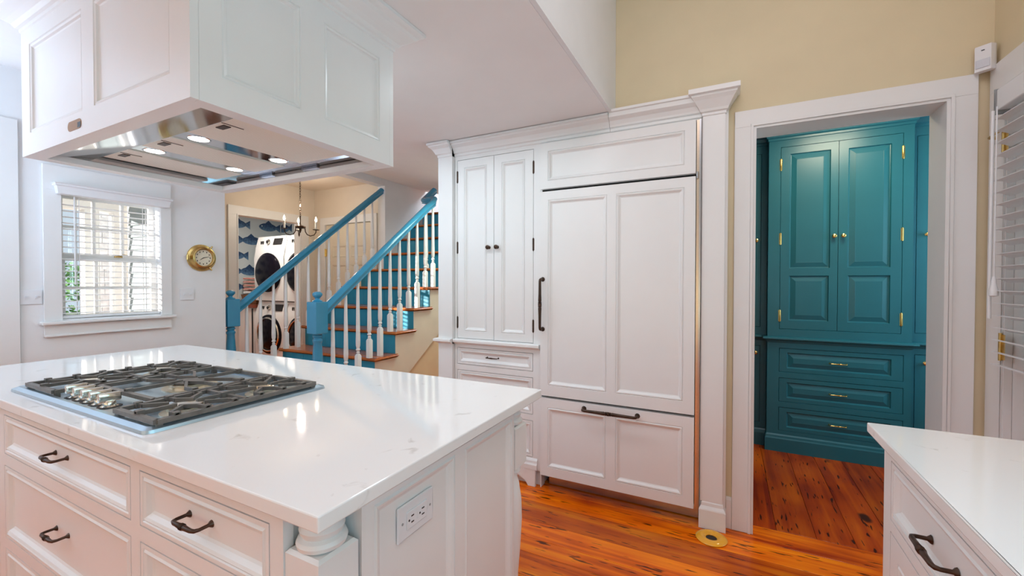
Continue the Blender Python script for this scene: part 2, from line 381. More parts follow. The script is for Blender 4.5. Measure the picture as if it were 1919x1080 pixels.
# ------------------------------------------------------------------ setting: floor
fl = sempty('floor', (0, 0, -.02))
obj('subfloor', nb(-8.2, 2.6, -3.0, 7.2, -.08, -.021), REDW, fl)
def board(x0, x1, y0, y1, mat, along):
    g = .0007
    bm = nb(x0+g, x1-g, y0+g, y1-g, -.02, random.uniform(-.0008, .0004), bev=.0012)
    return obj('floor_board', bm, mat, fl)
y = 2.60
ws = [.175, .145, .19, .145, .112, .16, .18, .15, .17, .14, .19, .16, .15, .18]
i = 0
# edges measured in the photograph: 2.289, 2.099, 1.954, 1.842
edges = [2.60, 2.445, 2.289, 2.099, 1.954, 1.842, 1.69, 1.52, 1.36, 1.18]
while edges[-1] > -2.65: edges.append(edges[-1]-random.uniform(.14, .19))
for a, b2 in zip(edges, edges[1:]):
    xs = [-3.94, random.uniform(-1.9, -1.25), .985] if random.random() < .6 else [-3.94, random.uniform(-2.9, -1.9), random.uniform(-.4, .3), .985]
    if a > 1.6: xs = [-3.94, random.uniform(-2.6, -1.4), .985]
    for c, d in zip(xs, xs[1:]): board(c, d, b2, a, FLX, 0)
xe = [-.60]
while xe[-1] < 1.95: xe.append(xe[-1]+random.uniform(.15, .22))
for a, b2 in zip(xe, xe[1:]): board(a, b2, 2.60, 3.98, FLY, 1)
obj('stair_hall_boards', nb(-7.55, -1.86, 2.601, 6.6, -.02, 0), FLX, fl, kind='stuff')
obj('hall_boards', nb(-7.55, -3.941, 2.15, 2.599, -.02, 0), FLX, fl, kind='stuff')

# ------------------------------------------------------------------ setting: walls and ceilings
CW = -3.94
def wallbox(bm, ax, c0, c1, u0, u1, z0, z1, holes=()):
    """wall slab with rectangular holes (u0,u1,z0,z1)"""
    us = sorted({u0, u1} | {h[0] for h in holes} | {h[1] for h in holes}); zs = sorted({z0, z1} | {h[2] for h in holes} | {h[3] for h in holes})
    for i in range(len(us)-1):
        for j in range(len(zs)-1):
            mu, mz = (us[i]+us[i+1])/2, (zs[j]+zs[j+1])/2
            if any(h[0] < mu < h[1] and h[2] < mz < h[3] for h in holes): continue
            if ax == 'X': box(bm, c0, c1, us[i], us[i+1], zs[j], zs[j+1])
            else: box(bm, us[i], us[i+1], c0, c1, zs[j], zs[j+1])
    # drop the faces shared between neighbouring cells
    bmesh.ops.remove_doubles(bm, verts=bm.verts, dist=1e-5)
    seen = {}
    for f in bm.faces: seen.setdefault(tuple(sorted(v.index for v in f.verts)), []).append(f)
    bm.verts.index_update(); seen = {}
    for f in bm.faces: seen.setdefault(tuple(sorted(v.index for v in f.verts)), []).append(f)
    bmesh.ops.delete(bm, geom=[f for fs in seen.values() if len(fs) > 1 for f in fs], context='FACES_ONLY')
    return bm
# left wall (window), with the hall opening and its header; goes on beside the stair
struct('wall_left', wallbox(B(), 'X', CW-.12, CW, -2.65, 6.5, 0, 4.7, [(1.085, 1.70, 1.05, 1.90), (2.18, 4.13, 0, 2.535)]), WALLW)
# wall with the pantry doorway (pale yellow, double height over the right half)
struct('wall_back', wallbox(B(), 'Y', 2.515, 2.655, -.13, .985, 0, 3.5, [(.107, .85, 0, 2.10)]), YELW)
struct('wall_back_upper', nb(-.70, -.13, 2.515, 2.655, 2.28, 3.5), YELW)
struct('wall_right', wallbox(B(), 'X', .985, 1.105, -2.65, 2.66, 0, 3.5, [(1.53, 2.39, 0, 2.08)]), YELW)
struct('wall_front', wallbox(B(), 'Y', -2.77, -2.65, CW-.12, 1.105, 0, 3.5), WALLW)
# low ceiling: level by the cabinets, rising gently towards the window wall
bm = B(); xsn = [-.62, -1.2, -1.9]+[-1.9-2.04*k/12 for k in range(1, 13)]
def cz(x): return 2.272 if x >= -1.9 else 2.272+.345*((-1.9-x)/2.04)**1.5
lo = [(x, cz(x)) for x in xsn]; poly = lo+[(CW, 2.74), (-.62, 2.74)]
prism(bm, poly, 'Y', -2.65, 4.96)
struct('ceiling', bm, CEILM, smooth=20)
struct('ceiling_beam_face', nb(-.619, -.60, -2.65, 2.514, 2.272, 3.5), WALLW)
struct('ceiling_vault', nb(-.62, 1.1, -2.65, 2.66, 3.5, 3.6), CEILM)
# stair well
struct('wall_stairwell', nb(-1.84, -1.74, 3.10, 6.5, 0, 4.7), WALLW)
struct('wall_stair_end', nb(CW, -1.74, 6.5, 6.6, 0, 4.7), WALLW)
struct('ceiling_stairwell', nb(CW-.12, -1.74, 4.96, 6.6, 4.7, 4.8), CEILM)
struct('wall_behind_cabinets', nb(-1.84, -.70, 3.10, 3.2, 0, 2.27), WALLW)
# hall behind the stair
HX = -5.30; HY = 4.15
struct('wall_laundry', wallbox(B(), 'X', HX-.10, HX, 2.10, 4.25, 0, 2.62, [(3.07, 3.93, 0, 2.11)]), HALLW)
struct('wall_hall_back', wallbox(B(), 'Y', HY, HY+.10, HX, CW-.12, 0, 2.62, [(-5.06, -4.19, 0, 2.10)]), HALLW)
struct('wall_hall_front', nb(HX, CW-.12, 2.08, 2.18, 0, 2.62), HALLW)
struct('ceiling_hall', nb(HX-.1, CW-.12, 2.08, 4.25, 2.60, 2.68), HALLW)
struct('wall_laundry_left', nb(-7.6, -7.5, 2.5, 5.3, 0, 2.6), FISHY)
struct('wall_laundry_back', nb(-7.5, HX-.1, 5.15, 5.25, 0, 2.6), FISHX)
struct('wall_laundry_front', nb(-7.5, HX-.1, 2.5, 2.6, 0, 2.6), WALLW)
struct('wall_laundry_inner', nb(HX-.10, HX, 4.25, 5.25, 0, 2.6), WALLW)
struct('ceiling_laundry', nb(-7.6, HX, 2.5, 5.25, 2.6, 2.68), CEILM)
# pantry shell
struct('wall_pantry_left', nb(-.70, -.60, 2.66, 4.6, 0, 2.55), TEAL)
struct('wall_pantry_right', wallbox(B(), 'X', 1.95, 2.05, 2.66, 4.6, 0, 2.55, [(2.9, 3.7, .9, 2.2)]), TRIM)  # opening assumed on the unseen side, for the pantry daylight
struct('wall_pantry_back', nb(-.6, 1.95, 4.5, 4.6, 0, 2.55), TEAL)
struct('wall_pantry_front', nb(1.105, 1.95, 2.56, 2.66, 0, 2.55), TRIM)
struct('ceiling_pantry', nb(-.6, 1.95, 2.66, 4.5, 2.55, 2.6), TRIM)

# trims
def casing(name, fr, u0, u1, z1, w, t, mat, legs=(1, 1), z0=0., bead=.012):
    """door casing around an opening u0..u1 up to z1"""
    e = sempty(name, fr.p((u0+u1)/2, z0, 0))
    lo_, hi = u0-(w if legs[0] else 0), u1+(w if legs[1] else 0)
    def bx(nm, a, b2, c, d, t0, t1):
        p, q = fr.p(a, c, t0), fr.p(b2, d, t1)
        obj(nm, nb(min(p.x, q.x), max(p.x, q.x), min(p.y, q.y), max(p.y, q.y), c, d, bev=.0015), mat, e)
    bx('casing_head', lo_, hi, z1, z1+w, 0, t)
    if legs[0]: bx('casing_leg', u0-w, u0, z0, z1, 0, t)
    if legs[1]: bx('casing_leg', u1, u1+w, z0, z1, 0, t)
    if bead:
        bx('casing_bead', u0-bead if legs[0] else u0, u1+bead if legs[1] else u1, z1-.001, z1+bead, t, t+.006)
        if legs[0]: bx('casing_bead', u0-bead, u0+.001, z0, z1, t, t+.006)
        if legs[1]: bx('casing_bead', u1-.001, u1+bead, z0, z1, t, t+.006)
    return e
fB = FR('-Y', 2.515)
tr = casing('trim_1', fB, .108, .849, 2.099, .085, .016, TRIM)
obj('jamb', nb(.107, .121, 2.500, 2.68, 0, 2.10), TRIM, tr); obj('jamb', nb(.836, .85, 2.500, 2.68, 0, 2.10), TRIM, tr)
obj('jamb_head', nb(.121, .836, 2.500, 2.68, 2.086, 2.10), TRIM, tr)
t2 = casing('trim_2', FR('+X', HX), 3.07, 3.93, 2.11, .11, .02, TRIM)
obj('jamb', nb(HX-.12, HX+.004, 3.915, 3.93, 0, 2.11), TRIM, t2); obj('jamb', nb(HX-.12, HX+.004, 3.07, 3.085, 0, 2.11), TRIM, t2)
obj('strike_plate', nb(HX-.07, HX-.045, 3.911, 3.9149, .98, 1.06), ABRASS, t2)
casing('trim_3', FR('-Y', HY), -5.06, -4.19, 2.10, .10, .02, TRIM)
struct('trim_4', nb(CW, CW+.016, .80, .962, 0, 2.30, bev=.002), TRIM)
struct('trim_5', nb(CW, CW+.014, -.9, .80, 2.10, 2.24), TRIM)
struct('baseboard_back', stack(B(), .935, .984, 2.503, 2.514, [(0, 0), (0, .12), (-.004, .135)], 0, 0, 1, 0), TRIM)
struct('baseboard_back_left', stack(B(), -.004, .022, 2.503, 2.514, [(0, 0), (0, .15), (-.004, .165)], 0, 0, 1, 0), TRIM)
struct('baseboard_left', stack(B(), CW, CW+.014, .965, 2.17, [(0, 0), (0, .14), (-.006, .155)], 0, 1, 0, 0), TRIM)

# hall door, six panels, in the back wall of the hall
d2 = sempty('door_1', (-4.63, HY, 0))
fD = FR('-Y', HY-.002)
hs = []
for a, b2 in ((-4.93, -4.67), (-4.58, -4.32)):
    hs += [(a, b2, 1.64, 1.80), (a, b2, .95, 1.54), (a, b2, .22, .84)]
HD = M('hall_door_paint', (.80, .72, .58), .4)
dd = front('door_slab', fD, -5.05, -4.20, .01, 2.09, hs, BEADB, HD, d2, t=.035)
h = B(); box(h, -5.075, -5.035, HY-.020, HY-.006, 1.66, 1.76); lathe(h, [(.008, 0), (.008, .11)], (-5.055, HY-.022, 1.655), n=10)
obj('hinge', h, BRASS, d2, smooth=True)

# ------------------------------------------------------------------ window in the left wall, exterior behind it
w1 = sempty('window_1', (CW, 1.425, 1.05))
def xb(nm, x0, x1, y0, y1, z0, z1, mat=TRIM, par=None, bev=.0015): return obj(nm, nb(x0, x1, y0, y1, z0, z1, bev=bev), mat, par or w1)
xb('window_casing', CW, CW+.018, 1.065, 1.15, 1.04, 1.90); xb('window_casing', CW, CW+.018, 1.70, 1.77, 1.04, 1.90)
xb('window_casing', CW, CW+.018, 1.065, 1.77, 1.90, 2.06)
xb('window_sill', CW-.10, CW+.05, 1.045, 1.79, 1.018, 1.04, bev=.006)
xb('window_apron', CW, CW+.018, 1.065, 1.765, .95, 1.018)
xb('window_apron', CW, CW+.026, 1.065, 1.765, .938, .952, bev=.004)
for (yy, zz0, zz1, xx) in ((1.15, 1.04, 1.475, -3.995), (1.15, 1.455, 1.90, -4.025)):
    s = obj('sash', nb(xx-.028, xx, 1.15, 1.70, zz0, zz0+.035), TRIM, w1)
    for a in ((1.15, 1.70, zz1-.032, zz1), (1.15, 1.185, zz0+.035, zz1-.032), (1.665, 1.70, zz0+.035, zz1-.032)):
        obj('sash_rail', nb(xx-.028, xx, *a), TRIM, s)
    for k in (1, 2):
        yy2 = 1.185+.48*k/3; obj('muntin', nb(xx-.024, xx-.004, yy2-.009, yy2+.009, zz0+.035, zz1-.032), TRIM, s)
    zm = (zz0+zz1)/2; obj('muntin', nb(xx-.023, xx-.005, 1.185, 1.665, zm-.009, zm+.009), TRIM, s)
    obj('pane', nb(xx-.016, xx-.013, 1.184, 1.666, zz0+.034, zz1-.031), GLASS, s)
lk = B(); box(lk, -3.99, -3.965, 1.44, 1.48, 1.475, 1.487); tube(lk, [(-3.975, 1.455, 1.485), (-3.97, 1.49, 1.497), (-3.965, 1.51, 1.493)], .004)
obj('sash_lock', lk, ABRASS, w1, smooth=True)
xb('window_jamb', -4.03, -3.99, 1.06, 1.149, 1.04, 1.90); xb('window_jamb', -3.99, CW-.001, 1.135, 1.149, 1.04, 1.90)
# venetian blind
bl = thing('window_blind', 'white wooden venetian blind with moulded valance in the double-hung window', 'blind', (CW+.03, 1.43, 1.05))
v = B(); prof = [(0, 1.872), (.008, 1.876), (.010, 1.895), (.014, 1.915), (.016, 1.922), (.024, 1.928), (.024, 1.936), (.03, 1.942)]
stack(v, CW+.019, CW+.055, 1.13, 1.73, prof, 0, 1, 1, 1)
obj('valance', v, SLATM, bl)
sl0 = None
for k in range(19):
    z = 1.085+k*.0405
    if sl0 is None:
        b_ = B(); n_ = 6
        for q in range(n_+1):
            pass
        vs = [(-.022+.044*q/n_, .004*math.sin(PI*q/n_)+(-.022+.044*q/n_)*.0) for q in range(n_+1)]
        polyp = [(x, zz+.0012) for x, zz in vs]+[(x, zz-.0012) for x, zz in reversed(vs)]
        prism(b_, polyp, 'Y', -.272, .272)
        sl0 = obj('slat', b_, SLATM, bl, world=(CW-.022+.0, 1.425, z))
    else: inst(sl0, bl, (CW-.022, 1.425, z))
obj('bottom_rail', nb(CW-.045, CW, 1.153, 1.697, 1.052, 1.072, bev=.004), SLATM, bl)
for yy in (1.24, 1.61):
    b_ = B(); box(b_, CW-.046, CW-.044, yy-.002, yy+.002, 1.07, 1.88); box(b_, CW+.0, CW+.002, yy-.002, yy+.002, 1.07, 1.88)
    obj('ladder_cord', b_, SLATM, bl)
obj('tilt_wand', tube(B(), [(CW+.008, 1.215, 1.87), (CW+.01, 1.215, 1.28)], .004, 8), SLATM, bl)

# exterior seen through it
struct('ground', nb(-30, -4.1, -12, 12.0, -.5, -.3), GROUND)
def tg(o, label, cat, group=None): return tag(o, label, cat, group)
pc = thing('porch', 'white porch frame with square posts and boarded ceiling outside the window', 'porch', (-5.6, 1.5, -.3))
PW = M('porch_white', (.85, .86, .86), .5)
for (px_, py_) in ((-5.55, 1.82), (-5.55, 2.04)): obj('post', nb(px_-.06, px_+.06, py_-.055, py_+.055, -.3, 2.25, bev=.006), PW, pc)
obj('beam', nb(-5.64, -5.46, -.5, 2.07, 1.99, 2.16), PW, pc)
obj('porch_ceiling', nb(-5.9, -4.07, -.5, 2.05, 2.36, 2.42), PW, pc)
sh = thing('shingle_wall', 'pale weathered shingle wall beyond the porch posts, seen through the window', 'wall', (-6.9, 2.38, -.3))
for r_ in range(17):
    z = -.3+r_*.16; q = 0
    b_ = B(); yy = 2.22+(r_ % 2)*.05
    while yy < 2.44:
        wq = random.uniform(.09, .15); box(b_, -6.96, -6.94+random.uniform(0, .006), yy, min(yy+wq-.004, 2.49), z, z+.158); yy += wq
    obj('shingle_course', b_, SHING, sh, kind='stuff')
sd = thing('clapboard_siding', 'grey horizontal clapboard siding of the laundry wing outside the window', 'siding', (-4.73, 2.07, -.3))
CLAP = M('grey_clapboard', (.22, .27, .29), .6)
c0 = None
for r_ in range(22):
    if c0 is None: c0 = obj('clapboard', prism(B(), [(0, 0), (-.022, 0), (-.006, .125), (0, .125)], 'X', -.66, .63), CLAP, sd, world=(-4.73, 2.079, -.3))
    else: inst(c0, sd, (-4.73, 2.079, -.3+r_*.12))
for n_, (bx_, by_, bz_, br_) in enumerate(((-8.4, 1.75, .45, .62), (-9.6, 2.75, .8, .85), (-8.5, .2, .3, .6))):
    b_ = B()
    for q in range(1500):
        d_ = Vector((random.gauss(0, 1), random.gauss(0, 1), random.gauss(0, 1))).normalized()*br_*random.uniform(.6, 1.0)
        c_ = Vector((bx_, by_, bz_))+Vector((d_.x, d_.y, d_.z*1.15)); s_ = random.uniform(.03, .065)
        a1 = Vector((random.gauss(0, 1), random.gauss(0, 1), random.gauss(0, 1))).normalized(); a2 = a1.orthogonal().normalized()
        vv = [b_.verts.new(c_+a1*s_), b_.verts.new(c_+a2*s_*.5), b_.verts.new(c_-a1*s_), b_.verts.new(c_-a2*s_*.5)]; b_.faces.new(vv)
    e_ = thing('garden_shrub', ['leafy green shrub nearest the porch post', 'tall leafy shrub at the back of the garden', 'broad green shrub at the left edge of the window'][n_], 'shrub', (bx_, by_, -.3), 'shrubs outside the window')
    obj('foliage', b_, LEAF, e_, kind='stuff')
    obj('stem', tube(B(), [(bx_, by_, -.32), (bx_+.05, by_, bz_)], [.05, .02]), REDW, e_)

# switches and outlet
def switch(loc, label, n=2, w=.10):
    e = thing('light_switch', label, 'switch', loc, 'light switches beside the window')
    x, y_, z = loc
    obj('cover_plate', nb(x, x+.006, y_-w/2, y_+w/2, z-.046, z+.046, bev=.002), PLAST, e)
    for k in range(n):
        yy = y_+(k-(n-1)/2)*w*.45
        b_ = B(); prism(b_, [(yy-.005, z-.010), (yy+.005, z-.010), (yy+.005, z+.010), (yy-.005, z+.010)], 'X', x+.005, x+.008)
        prism(b_, [(yy-.003, z+.000), (yy+.003, z+.000), (yy+.003, z+.008), (yy-.003, z+.008)], 'X', x+.007, x+.020)
        obj('toggle', b_, PLAST, e)
switch((CW, 1.010, 1.200), 'white double toggle switch left of the window')
switch((CW, 1.882, 1.197), 'white double toggle switch right of the window below the brass clock')

# brass porthole clock
ck = thing('ship_clock', 'round brass porthole clock with cream dial on the window wall', 'clock', (CW, 1.988, 1.50))
c_ = (CW, 1.988, 1.50)
b_ = lathe(B(), [(.0, 0), (.108, 0), (.112, .008), (.108, .016), (.092, .020), (.086, .030), (.084, .052), (.076, .056), (.070, .052), (.068, .034)], c_, 'X', 40)
obj('case', b_, ABRASS, ck, smooth=True)
b_ = lathe(B(), [(0, .030), (.069, .030), (.069, .034), (0, .0345)], c_, 'X', 36); obj('dial', b_, DIAL, ck, smooth=True)
b_ = B()
for k in range(12):
    a = k*PI/6; yy, zz = c_[1]+.052*math.sin(a), c_[2]+.052*math.cos(a); box(b_, CW+.0348, CW+.0358, yy-.003, yy+.003, zz-.005, zz+.005)
obj('hour_marks', b_, BLACK, ck)
for ang, ln in ((1.35, .045), (-2.2, .03)):
    b_ = tube(B(), [(CW+.038, c_[1], c_[2]), (CW+.038, c_[1]+ln*math.sin(ang), c_[2]+ln*math.cos(ang))], [.003, .0012], 6); obj('clock_hand', b_, BLACK, ck)
for a in (.65, 2.55):
    b_ = tube(B(), [(CW+.02, c_[1]+.095*math.sin(a), c_[2]+.095*math.cos(a)), (CW+.026, c_[1]+.125*math.sin(a), c_[2]+.125*math.cos(a))], [.008, .005], 10)
    obj('dog_bolt', b_, ABRASS, ck, smooth=True)
b_ = tube(B(), [(CW+.02, c_[1]-.108, c_[2]-.02), (CW+.02, c_[1]-.108, c_[2]+.02)], .009, 10); obj('hinge', b_, ABRASS, ck, smooth=True)

# ------------------------------------------------------------------ staircase
st = thing('staircase', 'stair with varnished wood treads and bright blue risers', 'staircase', (-3.4, 3.6, 0))
RUN, RISE, SX, Y1 = .261, .208, -2.76, 2.765
for k in range(-1, 10):
    z = RISE*(k+2); yn = Y1+RUN*(k-1)
    x0 = -4.095 if yn < 4.0 else CW+.001
    y1_ = yn+RUN+.045 if k < 9 else 6.49
    if yn < 4.13 and x0 > -4: x0 = CW+.001
    b_ = nb(x0, SX, yn, y1_, z-.03, z, bev=.0)
    es = [e for e in b_.edges if all(abs(v_.co.y-yn) < 1e-4 for v_ in e.verts) and abs(e.verts[0].co.z-e.verts[1].co.z) < 1e-4] + \
         [e for e in b_.edges if all(abs(v_.co.x-SX) < 1e-4 for v_ in e.verts) and abs(e.verts[0].co.z-e.verts[1].co.z) < 1e-4]
    bmesh.ops.bevel(b_, geom=list(set(es)), offset=.012, segments=3, affect='EDGES')
    obj('tread' if k < 9 else 'landing', b_, TREAD, st, smooth=30)
    xr0 = x0 if x0 > -4 else -4.06
    npl = 8; xl, xr = xr0, SX-.035
    ro = obj('riser', nb(xl, xr, yn+.036, yn+.048, z-RISE, z-.03), BLUER, st)
    for q in range(npl):
        a_, c2_ = xl+(xr-xl)*q/npl, xl+(xr-xl)*(q+1)/npl
        obj('plank', nb(a_+.001, c2_-.001, yn+.030, yn+.0359, z-RISE+.0005, z-.0305, bev=.0015), BLUER, ro)
# outer stringer (saw-tooth top) and the cream wall under it
pl = [(Y1-2*RUN+.045, 0)]
for k in range(-1, 9):
    z = RISE*(k+2)-.0305; yn = Y1+RUN*(k-1)+.035
    pl += [(yn, z), (yn+RUN, z)]
pl = [(Y1-2*RUN+.035, 0.0)]+pl[1:]
pl.append((Y1+RUN*8+.035, 1.55)); pl.append((Y1-2*RUN+.42, 0.0))
obj('stringer', prism(B(), pl, 'X', SX-.055, SX-.034), M('stringer_paint', (.80, .70, .56), .5), st)
b_ = prism(B(), [(Y1-2*RUN+.06, 0), (Y1+RUN*8, 0), (Y1+RUN*8, 2.0)], 'X', SX-.075, SX-.056); obj('under_panel', b_, CREAM, st)
obj('stringer', prism(B(), [(Y1-2*RUN+.045, 0)]+[q_ for k in range(-1, 5) for q_ in ((Y1+RUN*(k-1)+.045, RISE*(k+2)-.0305), (Y1+RUN*k+.045, RISE*(k+2)-.0305))]+[(Y1+RUN*4+.045, 0)], 'X', -4.078, -4.062), TRIM, st)

def baluster_mesh(L, hb):
    """square foot hb tall, rings, then a long taper up to length L"""
    b_ = B(); s = .0195
    stack(b_, -s, s, -s, s, [(0, 0), (0, hb), (-.008, hb+.018)], 1, 1, 1, 1)
    z = hb+.016; P = [(.013, z), (.011, z+.006), (.016, z+.014), (.011, z+.022), (.013, z+.030), (.0185, z+.036), (.0185, z+.042), (.013, z+.050),
                     (.0185, z+.075), (.0195, z+.11), (.0175, z+.19), (.0130, L-.10), (.0110, L)]
    lathe(b_, P, n=12); return b_
bal = {}
YR0 = 2.33; SL = .785
def rail_z(y_): return 1.090+SL*(y_-YR0)
def railing(name, label, xc, n_range, loc):
    e = thing(name, label, 'railing', loc)
    for i in n_range:
        y_ = 2.765+.1305*i
        k = i//2; tz = .624+RISE*k
        L = rail_z(y_)-.02-tz
        key = (round(L, 2), i % 2)
        if key not in bal:
            bal[key] = obj('baluster', baluster_mesh(L, .155 if i % 2 == 0 else .245), TRIM, e, smooth=35, world=(xc, y_+.02, tz))
        else: inst(bal[key], e, (xc, y_+.02, tz))
    return e
def handrail(pts, par, wdt=.031, hgt=.034):
    b_ = B(); pts = [Vector(p) for p in pts]
    prof = [(-.8, -1), (-.8, -.55), (-1.05, -.3), (-1.15, .2), (-.8, .75), (-.3, 1.0), (.3, 1.0), (.8, .75), (1.15, .2), (1.05, -.3), (.8, -.55), (.8, -1)]
    rings = []
    for i, p in enumerate(pts):
        t = (pts[min(i+1, len(pts)-1)]-pts[max(i-1, 0)]).normalized(); s_ = t.cross(Vector((0, 0, 1))).normalized(); u_ = s_.cross(t)
        rings.append([b_.verts.new(p+s_*a*wdt+u_*c2*hgt) for a, c2 in prof])
    for a, d in zip(rings, rings[1:]):
        for i in range(len(prof)): b_.faces.new((a[i], a[(i+1) % len(prof)], d[(i+1) % len(prof)], d[i]))
    b_.faces.new(rings[0]); b_.faces.new(rings[-1])
    return obj('handrail', b_, BLUE, par, smooth=35)
def newel(par, x, y_, label=None):
    s = .053
    b_ = stack(B(), -s, s, -s, s, [(-.004, .898), (0, .902), (0, 1.142), (-.004, 1.146)], 1, 1, 1, 1)
    lathe(b_, [(.0, 1.145), (.036, 1.145), (.038, 1.152), (.030, 1.158), (.017, 1.166), (.016, 1.172), (.024, 1.180), (.034, 1.192), (.037, 1.203), (.034, 1.214), (.022, 1.223), (0, 1.226)], n=28)
    lathe(b_, [(.030, .900), (.030, .888), (.036, .884), (.036, .874), (.028, .868), (.028, .858), (.036, .853), (.038, .843), (.034, .832), (.031, .825), (.036, .75), (.044, .62), (.050, .50), (.045, .42), (.036, .39), (.05, .38), (.05, .36)], n=28)
    stack(b_, -s, s, -s, s, [(0, 0), (0, .36)], 1, 1, 1, 1)
    return obj('newel_post', b_, BLUE, par, smooth=35, world=(x, y_, 0))
XR_, XL_ = -2.845, -3.99
rr = railing('stair_railing', 'blue handrail and newel with white balusters on the open right side of the stair', XR_, range(-3, 8), (XR_, 2.25, 0))
handrail([(XR_, 2.30, rail_z(2.30)), (XR_, 2.8, rail_z(2.8)), (XR_, 3.60, rail_z(3.60)), (XR_, 3.70, rail_z(3.68)), (XR_-.03, 3.76, 2.205), (XR_-.09, 3.775, 2.205), (XR_-.16, 3.78, 2.20), (XR_-.21, 3.81, 2.215), (XR_-.225, 3.88, 2.26), (XR_-.225, 4.02, 2.37)], rr)
newel(rr, XR_, 2.25)
up_ = inst(list(bal.values())[-1], rr, (XR_-.2, 3.84, 1.25))
rl = railing('stair_railing', 'blue handrail and newel with white balusters on the hall side of the stair', XL_, range(-3, 10), (XL_, 2.25, 0))
handrail([(XL_, 2.30, rail_z(2.30)-.015), (XL_, 3.2, rail_z(3.2)-.01), (XL_, 4.129, rail_z(4.129)-.02)], rl)
newel(rl, XL_, 2.25)

# ------------------------------------------------------------------ chandelier
ch = thing('chandelier', 'small iron chandelier with lit candle bulbs hanging in the hall', 'chandelier', (-4.62, 3.42, 2.60))
cx, cy = -4.62, 3.42
for k in range(16):
    z = 2.585-k*.031; b_ = B(); pts = []
    for q in range(9):
        a = 2*PI*q/8; pts.append(Vector((math.cos(a)*.008, 0, math.sin(a)*.019)))
    if k % 2: pts = [Vector((0, p.x, p.z)) for p in pts]
    tube(b_, [p+Vector((cx, cy, z-.02)) for p in pts], .0028, 5); obj('chain_link', b_, BRONZE, ch)
b_ = lathe(B(), [(0, 2.10), (.007, 2.10), (.006, 1.99), (.018, 1.985), (.055, 1.975), (.060, 1.962), (.052, 1.950), (.016, 1.945), (.010, 1.925), (.005, 1.90), (0, 1.89)], (cx, cy, 0)); obj('hub', b_, BRONZE, ch, smooth=True)
dirx = Vector((.595, .804, 0))
for q, a in enumerate((0, PI/2+.12, PI)):
    d_ = Vector((dirx.x*math.cos(a)-dirx.y*math.sin(a), dirx.x*math.sin(a)+dirx.y*math.cos(a), 0)); c0_ = Vector((cx, cy, 0))
    pts = [c0_+d_*r_+Vector((0, 0, z_)) for r_, z_ in ((.05, 1.955), (.055, 1.91), (.075, 1.875), (.11, 1.862), (.15, 1.875), (.170, 1.905), (.172, 1.93))]
    arm = obj('arm', tube(B(), pts, .0055, 8), BRONZE, ch, smooth=True)
    b_ = lathe(B(), [(0, 1.930), (.036, 1.937), (.038, 1.942), (.006, 1.936), (0, 1.936)], c0_+d_*.172, n=18); obj('drip_pan', b_, BRONZE, arm, smooth=True)
    b_ = lathe(B(), [(.012, 1.936), (.012, 2.035), (0, 2.036)], c0_+d_*.172, n=14); obj('candle_sleeve', b_, CAPW, arm, smooth=True)
    b_ = lathe(B(), [(.006, 2.035), (.012, 2.05), (.012, 2.062), (.006, 2.085), (0, 2.10)], c0_+d_*.172, n=12); obj('bulb', b_, FLAME, arm, smooth=True)

# ------------------------------------------------------------------ laundry
def machine(kind, label, x0, z0):
    w, hgt, yf, yb = .75, 1.05 if kind == 'dryer' else .985, 4.30, 5.12
    e = thing(kind, label, kind.replace('washer', 'washing machine'), (x0+w/2, yf, z0), 'stacked laundry machines')
    top = z0+hgt
    pf = [(yf, z0+.01), (yf-.01, z0+.40), (yf-.015, z0+.70), (yf, top-.19), (yf+.05, top-.012), (yf+.07, top), (yb, top), (yb, z0+.01)]
    b_ = prism(B(), pf, 'X', x0+.004, x0+w-.004)
    bmesh.ops.bevel(b_, geom=[ed for ed in b_.edges if abs(ed.verts[0].co.x-ed.verts[1].co.x) < 1e-5 and ed.verts[0].co.y < yf+.08], offset=.02, segments=3, affect='EDGES')
    obj('body', b_, APPL, e, smooth=35)
    cx_, cz_ = x0+w/2+.0, z0+.46
    R = .285
    if kind == 'dryer':
        b_ = lathe(B(), [(0, 0), (R+.025, 0), (R+.025, .025), (R, .05), (R-.03, .065), (0, .07)], (cx_, yf-.005, cz_), 'Y', 40); obj('door', b_, GLASSB, e, smooth=True)
        b_ = tube(B(), [(cx_+(R+.02)*math.cos(a), yf-.03, cz_+(R+.02)*math.sin(a)) for a in [2*PI*q/40 for q in range(41)]], .010, 6); obj('door_ring', b_, GLASSB, e, smooth=True)
    else:
        b_ = lathe(B(), [(0, 0), (R+.03, 0), (R+.03, .015), (R, .03), (0, .03)], (cx_, yf-.005, cz_), 'Y', 40); obj('door', b_, GLASSB, e, smooth=True)
        b_ = tube(B(), [(cx_+(R-.02)*math.cos(a), yf-.035, cz_+(R-.02)*math.sin(a)) for a in [2*PI*q/40 for q in range(41)]], .014, 8); obj('door_ring', b_, CHROME, e, smooth=True)
        b_ = lathe(B(), [(0, .03), (R-.05, .03), (R-.08, .05), (0, .06)], (cx_, yf-.005, cz_), 'Y', 36); obj('door_glass', b_, GLASSB, e, smooth=True)
    yk = yf+.012
    b_ = lathe(B(), [(.042, 0), (.042, .012), (.030, .016), (.028, .035), (0, .036)], (x0+w*.47, yk+.005, top-.10), 'Y', 24); obj('dial_knob', b_, CHROME, e, smooth=True)
    b_ = lathe(B(), [(.024, 0), (.022, .003), (0, .003)], (x0+w*.47, yk-.032, top-.10), 'Y', 20); obj('dial_face', b_, BLACK, e)
    b_ = B(); prism(b_, [(yk-.012, top-.145), (yk+.018, top-.045), (yk+.03, top-.05), (yk+.0, top-.15)], 'X', x0+w*.62, x0+w*.90); obj('display', b_, BLACK, e)
    for q in (.2, .26):
        b_ = B(); box(b_, x0+w*q, x0+w*q+.012, yk-.008, yk+.015, top-.13, top-.08); obj('button', b_, BLACK, e)
    return e
